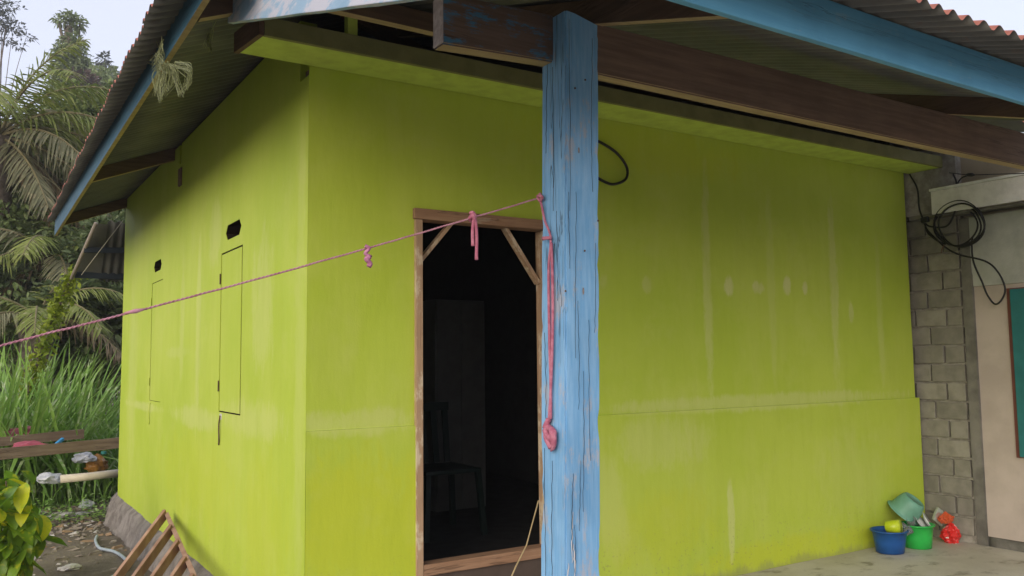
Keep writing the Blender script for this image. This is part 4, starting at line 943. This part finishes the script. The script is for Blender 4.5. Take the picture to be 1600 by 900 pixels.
for i, (px, py, y, r, lm, lb_) in enumerate([
    (85, 255, 20, 1.4, 'mid', 'rounded mid green tree behind the palm crown'), (140, 215, 18, 1.2, 'mid', 'mid green tree below the purple shrub by the roof edge'), (20, 330, 17, 1.7, 'dark', 'dark leafy tree behind the drooping palm fronds at the left edge'),
    (115, 320, 15, 1.2, 'mid', 'leafy tree between the palm and the eave corner'), (70, 440, 14, 1.4, 'mid', 'green shrub behind the tall grass below the palm'), (150, 430, 12.5, 1.0, 'dark', 'dark shrub behind the lean-to'), (170, 520, 11.5, .9, 'dark', 'dark shrub close to the back corner of the house'), (0, 480, 13, 1.3, 'dark', 'dark shrub at the left edge behind the tall grass'), (110, 540, 12, 1.1, 'mid', 'green shrub directly behind the vine pole')]):
    c = A(px, py, y); bl = [(c + V3((rr.uniform(-.7, .7) * r, rr.uniform(-.3, .3) * r, rr.uniform(-.7, .7) * r)), r * .55, r * .5, r * .5) for _ in range(7)]
    tree('broadleaf_tree' if c.z > 2 else 'shrub', lb_, 'tree' if c.z > 2 else 'shrub', (c.x, y, GZ), bl, 3400, .17 * (1.1 if y > 14 else .9), lm, .1 if c.z > 2 else .035, rr)
far = MB()
for k_ in range(34):
    px = rr.uniform(-60, 230); y = rr.uniform(24, 30); c = A(px, rr.uniform(230, 600), y)
    scatter_crown(far, [(c, 1.8, 1.3, 1.4)], 700, .3, rr)
o = obj('woodland', far, LEAF['dark'], None, stuff=True); tag(o, 'dark green wood filling the background behind the palms', 'wood')

# palms: each frond a part with drooping leaflets
def frond(mb, base, az, el, L, rr, droop, leafL, nl=46, hang=.7):
    base = V3(base); d = V3((math.cos(az) * math.cos(el), math.sin(az) * math.cos(el), math.sin(el))); pts = []; p = base.copy(); v = d.copy(); m = 14
    for i in range(m + 1):
        pts.append(p.copy()); p += v * (L / m); v = (v + V3((0, 0, -droop / m))).normalized()
    mb.tube(pts, [.035 * (1 - .9 * i / m) * L / 3 + .004 for i in range(m + 1)], 6, mi=1)
    for i in range(nl):
        t = .14 + .86 * i / nl; f = t * m; a = int(min(f, m - 1)); q = pts[a].lerp(pts[a + 1], f - a); tg = (pts[a + 1] - pts[a]).normalized()
        side = tg.cross(V3((0, 0, 1))).normalized(); upv = side.cross(tg)
        ln = leafL * (math.sin(math.pi * (.12 + .82 * t)) ** .6)
        for s in (-1, 1):
            dr = (side * s * rr.uniform(.75, 1.0) + tg * rr.uniform(.5, .8) + upv * rr.uniform(-.15, .35) - V3((0, 0, hang * rr.uniform(.2, 1)))).normalized()
            mb.leaf(q, dr, upv + side * rr.uniform(-.5, .5), ln * rr.uniform(.8, 1.1), .045 * L / 3, rr.uniform(.15, .5), 0, 3)
M_rach = mat_plain('palm rachis', (.20, .17, .08), .6)
def palm(label, px, py, y, fl, rr, nm='palm_tree'):
    c = A(px, py, y); t = thing(nm, label, 'palm tree', (c.x, y, GZ))
    mb = MB(); m = 12
    mb.tube([V3((c.x, y, GZ)).lerp(c, i / m) for i in range(m + 1)], [.24 + .03 * (i % 2) for i in range(m + 1)], 12); obj('trunk', mb, M_bark, t, True)
    for (az, el, L, dr, lm, hg) in fl:
        f = MB(); frond(f, c, R_(az), R_(el), L, rr, dr, L * .26, hang=hg); obj('frond', f, [LEAF[lm], M_rach], t)
    return t
rr = random.Random(11)
# azimuth 0 = +X (right), 90 = away, -90 = towards the camera
palm('large palm with arching green and grey fronds at the left edge', 0, 215, 14.5, [
    (-15, 75, 2.6, 1.6, 'frond', .3), (5, 35, 2.8, 2.3, 'frond', .8), (35, -15, 2.5, 1.0, 'frondd', .9), (10, -38, 2.3, .6, 'frondd', 1.0), (-35, -30, 2.4, .8, 'dry', 1.0), (60, -10, 2.4, 1.0, 'frondd', .9), (-15, -55, 2.2, .4, 'frondd', 1.0), (-60, 60, 2.6, 1.8, 'frond', .5), (195, 70, 2.6, 1.6, 'frond', .3),
    (-8, 62, 3.0, 2.0, 'frond', .5), (12, 48, 3.0, 1.9, 'frond', .6), (-30, 40, 2.9, 1.8, 'frond', .7), (40, 55, 2.8, 1.9, 'frondd', .6), (-12, 26, 2.9, 1.7, 'frond', .9), (-50, 15, 2.8, 1.6, 'frondd', .8), (20, 8, 2.7, 1.6, 'frondd', .9), (-28, -8, 2.6, 1.2, 'frondd', .9), (-5, -25, 2.4, 1.0, 'dry', .9), (-65, -20, 2.4, 1.0, 'frondd', .9), (170, 40, 2.8, 1.8, 'frond', .7), (200, 60, 2.8, 1.8, 'frond', .7), (230, 20, 2.6, 1.6, 'frond', .8), (100, 50, 2.8, 1.8, 'frond', .7), (-95, 45, 2.8, 1.9, 'frond', .7), (28, -30, 2.2, .8, 'dry', .9), (-40, -45, 2.0, .6, 'dry', .9), (130, 20, 2.6, 1.7, 'frondd', .7)], rr)
palm('shorter palm with dark drooping fronds between the larger palm and the house', 85, 405, 13, [
    (-20, 50, 2.4, 2.2, 'frond', .7), (25, 45, 2.4, 2.0, 'frondd', .7), (-60, 35, 1.8, 1.8, 'frond', .8), (10, 15, 2.3, 1.6, 'frondd', .8), (-35, 5, 1.8, 1.4, 'frond', .8), (190, 45, 2.4, 2.0, 'frondd', .7), (215, 20, 1.8, 1.6, 'frond', .8), (170, 5, 1.8, 1.4, 'dry', .8), (-85, 10, 1.8, 1.5, 'frondd', .8), (-110, 40, 1.8, 1.8, 'frond', .8), (60, 30, 1.8, 1.8, 'frond', .7), (-8, -22, 2.0, .9, 'dry', .9), (200, -25, 2.0, .9, 'dry', .9), (-70, -25, 1.5, .8, 'frondd', .9)], rr)

palm('low palm with green fronds just above the tall grass', 60, 500, 11.2, [
    (-20, 55, 1.7, 2.0, 'frond', .6), (25, 40, 1.8, 1.9, 'frond', .7), (-60, 35, 1.7, 1.7, 'frond', .7), (5, 15, 1.7, 1.4, 'frondd', .8), (185, 45, 1.8, 1.9, 'frond', .7), (215, 20, 1.7, 1.5, 'frondd', .8), (-95, 30, 1.6, 1.6, 'frond', .7), (-35, 8, 1.6, 1.3, 'dry', .9), (60, 60, 1.7, 1.9, 'frond', .5), (150, 20, 1.7, 1.5, 'dry', .8)], rr)
# tall grass: nobody could count the blades
rr = random.Random(5); tg = MB()
for i in range(9000):
    y = rr.uniform(7.3, 11.0); px = rr.uniform(-40, 200); p = A(px, 600, y); x = p.x
    dens = .5 + .8 * fbm((x, y, 2), .9)
    if rr.random() > dens: continue
    H = rr.uniform(.9, 3.0) * (1.0 if px < 120 else .72); az = rr.uniform(0, 6.28); ln = rr.uniform(.15, .6)
    d = V3((math.cos(az) * ln, math.sin(az) * ln, 1)).normalized()
    tg.leaf(V3((x, y, -.25)), d, V3((math.cos(az), math.sin(az), .3)), H, rr.uniform(.022, .05), rr.uniform(.2, .95), 0, 5)
o = obj('tall_grass', tg, LEAF['grass'], None, stuff=True); tag(o, 'dense stand of tall green grass behind the plank fence', 'grass')
wd = MB()
for i in range(2600):
    y = rr.uniform(5.9, 8.2); px = rr.uniform(-30, 186); p = at(px, 700, 'Y', y)
    if fbm((p.x, y, 4), 1.5) < -.12: continue
    h = rr.uniform(.03, .34) * (1.2 if y > 6.9 else .8)
    q = V3((p.x + rr.gauss(0, .05), y, -.25 + h * rr.random())); a = rr.uniform(0, 6.28)
    wd.leaf(q, V3((math.cos(a), math.sin(a), rr.uniform(.1, 1.2))), V3((0, 0, 1)), rr.uniform(.03, .10), rr.uniform(.015, .04), .4)
o = obj('ground_weeds', wd, LEAF['grass'], None, stuff=True); tag(o, 'low green weeds among the rubbish around the fence', 'weeds')

# pole with a yellow green creeper
vp = thing('creeper_pole', 'leaning pole wrapped in yellow green creeper in front of the palms', 'creeper', tuple(A(20, 690, 8.5)))
cp = [A(20, 690, 8.5), A(52, 590, 8.5), A(84, 500, 8.4), A(116, 425, 8.3)]
cpp = curve_pts(cp, 10); obj('pole', MB().tube(cpp, .018, 8), M_bark, vp, True)
mb = MB()
for i in range(900):
    f = rr.random() ** .8 * (len(cpp) - 1.01); a = int(f); p = cpp[a].lerp(cpp[a + 1], f - a) + V3((rr.gauss(0, .055), rr.gauss(0, .06), rr.gauss(0, .05)))
    mb.leaf(p, V3((rr.gauss(0, 1), rr.gauss(0, 1), rr.gauss(.2, .8))), V3((rr.gauss(0, 1), rr.gauss(0, 1), 1)), rr.uniform(.05, .11), rr.uniform(.03, .06), .3)
obj('creeper_leaves', mb, LEAF['lime'], vp)

# broad leaved plant in the lower left corner: each leaf a part
lp = at(18, 925, 'Z', -.25)
pln = thing('broad_leaved_plant', 'young plant with broad drooping green and yellow leaves in the lower left corner', 'plant', tuple(lp))
PY = lp.y
stems = MB(); sp = []
for (px, py, yy) in [(10, 752, PY), (36, 775, PY - .1), (-10, 790, PY - .2), (32, 830, PY - .1), (0, 850, PY - .15), (-35, 770, PY), (50, 815, PY + .05), (25, 870, PY)]:
    e = A(px, py, yy); s = curve_pts([lp, lp.lerp(e, .5) + V3((0, 0, .08)), e], 6); stems.tube(s, [.014 - .0007 * i for i in range(len(s))], 6); sp.append(e)
obj('stem', stems, mat_plain('brown stem', (.10, .07, .04), .7), pln, True)
lm_ = []
for vi in range(5):
    mb = MB(); L = 1.0; seg = 7; vs = []; fs = []; cv = .25 + .12 * vi
    for i in range(seg + 1):
        t = i / seg; wv = .42 * math.sin(math.pi * t ** .85) ** .85 + .004; x = t * math.cos(cv * t); zz = -.45 * cv * t * t
        for k, kk_ in enumerate((-1, -.5, 0, .5, 1)):
            vs.append(V3((x, kk_ * wv / 2, zz + .10 * abs(kk_) * wv * 2 + .018 * math.sin(t * 14 + kk_ * 2 + vi) * abs(kk_))))
    for i in range(seg):
        for k in range(4): a = i * 5 + k; fs.append((a, a + 1, a + 6, a + 5))
    for mname in ('bush', 'bushy'):
        me = bpy.data.meshes.new('leaf'); me.from_pydata(vs, [], fs); me.materials.append(LEAF[mname]); me.polygons.foreach_set('use_smooth', [True] * len(fs)); lm_.append((mname, me))
rr = random.Random(21)
for i in range(150):
    e = rr.choice(sp); f = rr.uniform(.55, 1.02) ** .7; p = lp.lerp(e, f) + V3((rr.gauss(0, .05), rr.gauss(0, .05), .05 + rr.gauss(0, .04)))
    yel = rr.random() < (.26 if p.z > .3 else .06)
    me = rr.choice([m for (nm, m) in lm_ if (nm == 'bushy') == yel])
    o = bpy.data.objects.new('leaf', me); link(o, pln, p); s = rr.uniform(.17, .31); o.scale = (s, s * rr.uniform(.85, 1.1), s)
    a = rr.uniform(0, 6.28); o.rotation_euler = (rr.gauss(0, .35), rr.uniform(.0, 1.1), a)

# dry grass caught on the eave
def tuft(label, px, py, X, strands, w_):
    mb = MB(); r2 = random.Random(int(px))
    for s in strands:
        for k_ in range(w_):
            pts = curve_pts([at(x + r2.gauss(0, 3.6), y + r2.gauss(0, 3.2), 'X', X + r2.gauss(0, .02)) for (x, y) in s], 5)
            mb.tube(pts, [.0016 * (1 - .6 * i / len(pts)) for i in range(len(pts))], 4)
    return tag(obj('dry_grass_tuft', mb, mat_leaf('dry nest grass', (.28, .30, .14), (.40, .42, .24), (.22, .25, .1), 9, .2), None), label, 'grass tuft')
tuft('larger tuft of pale dry grass hanging over the blue left fascia', 260, 110, -.70, [[(254, 62), (250, 85), (240, 95), (230, 95)], [(254, 62), (250, 88), (238, 104)], [(250, 85), (256, 100), (262, 118)], [(246, 90), (252, 108), (258, 115)], [(250, 100), (246, 122), (248, 150)], [(262, 102), (272, 112), (280, 148)], [(258, 112), (250, 130), (252, 158)], [(272, 104), (292, 112), (294, 128), (282, 148)], [(280, 98), (296, 104), (290, 140)], [(262, 100), (262, 124), (254, 150)], [(268, 104), (268, 126), (264, 142)], [(254, 100), (244, 118), (246, 140)]], 10)
tuft('small wisp of dry grass under the eave near the house corner', 328, 60, -.45, [[(330, 26), (328, 50), (324, 75)], [(331, 30), (328, 58), (331, 80)], [(329, 40), (326, 62), (327, 70)]], 6)

# ------------------------------------------------------------------ the damp air between the trees
hz = obj('haze', MB().box((-60, -40, -1.6), (90, 110, 26)), mat_plain('tmp', (1, 1, 1)), None)
hm = bpy.data.materials.new('humid haze'); hm.use_nodes = True; hm.node_tree.nodes.clear()
ho = hm.node_tree.nodes.new('ShaderNodeOutputMaterial'); hv = hm.node_tree.nodes.new('ShaderNodeVolumePrincipled')
hv.inputs['Color'].default_value = (0.93, 0.95, 1.0, 1); hv.inputs['Density'].default_value = 0.0013
hm.node_tree.links.new(hv.outputs[0], ho.inputs['Volume'])
hz.data.materials.clear(); hz.data.materials.append(hm); tag(hz, 'faint humid haze hanging between the trees', 'haze'); hz['kind'] = 'stuff'
# nails and knots in the post, hairline cracks in the plaster
kn_ = MB(); nl_ = MB()
for (px, py, rx, rz) in [(912, 455, .004, .014), (905, 235, .004, .012)]:
    c = at(px, py, 'Y', -1.5178)
    kn_.add([c + V3((rx * math.cos(a), -.0006, rz * math.sin(a))) for a in [i * math.pi / 7 for i in range(14)]] + [c + V3((0, -.0016, 0))], [(i, (i + 1) % 14, 14) for i in range(14)])
obj('knot_mark', kn_, mat_mottle('bare knot wood', (.20, .16, .14), (.34, .29, .27), 90, .8, .1), post, stuff=True)
for (px, py) in [(915, 125), (899, 138), (935, 345), (884, 455), (914, 392)]:
    c = at(px, py, 'Y', -1.518); nl_.lathe([(.004, 0), (.004, .002), (0, .003)], c, 8, Matrix.Rotation(math.pi / 2, 3, 'X'))
obj('nail', nl_, M_hinge, post, stuff=True)
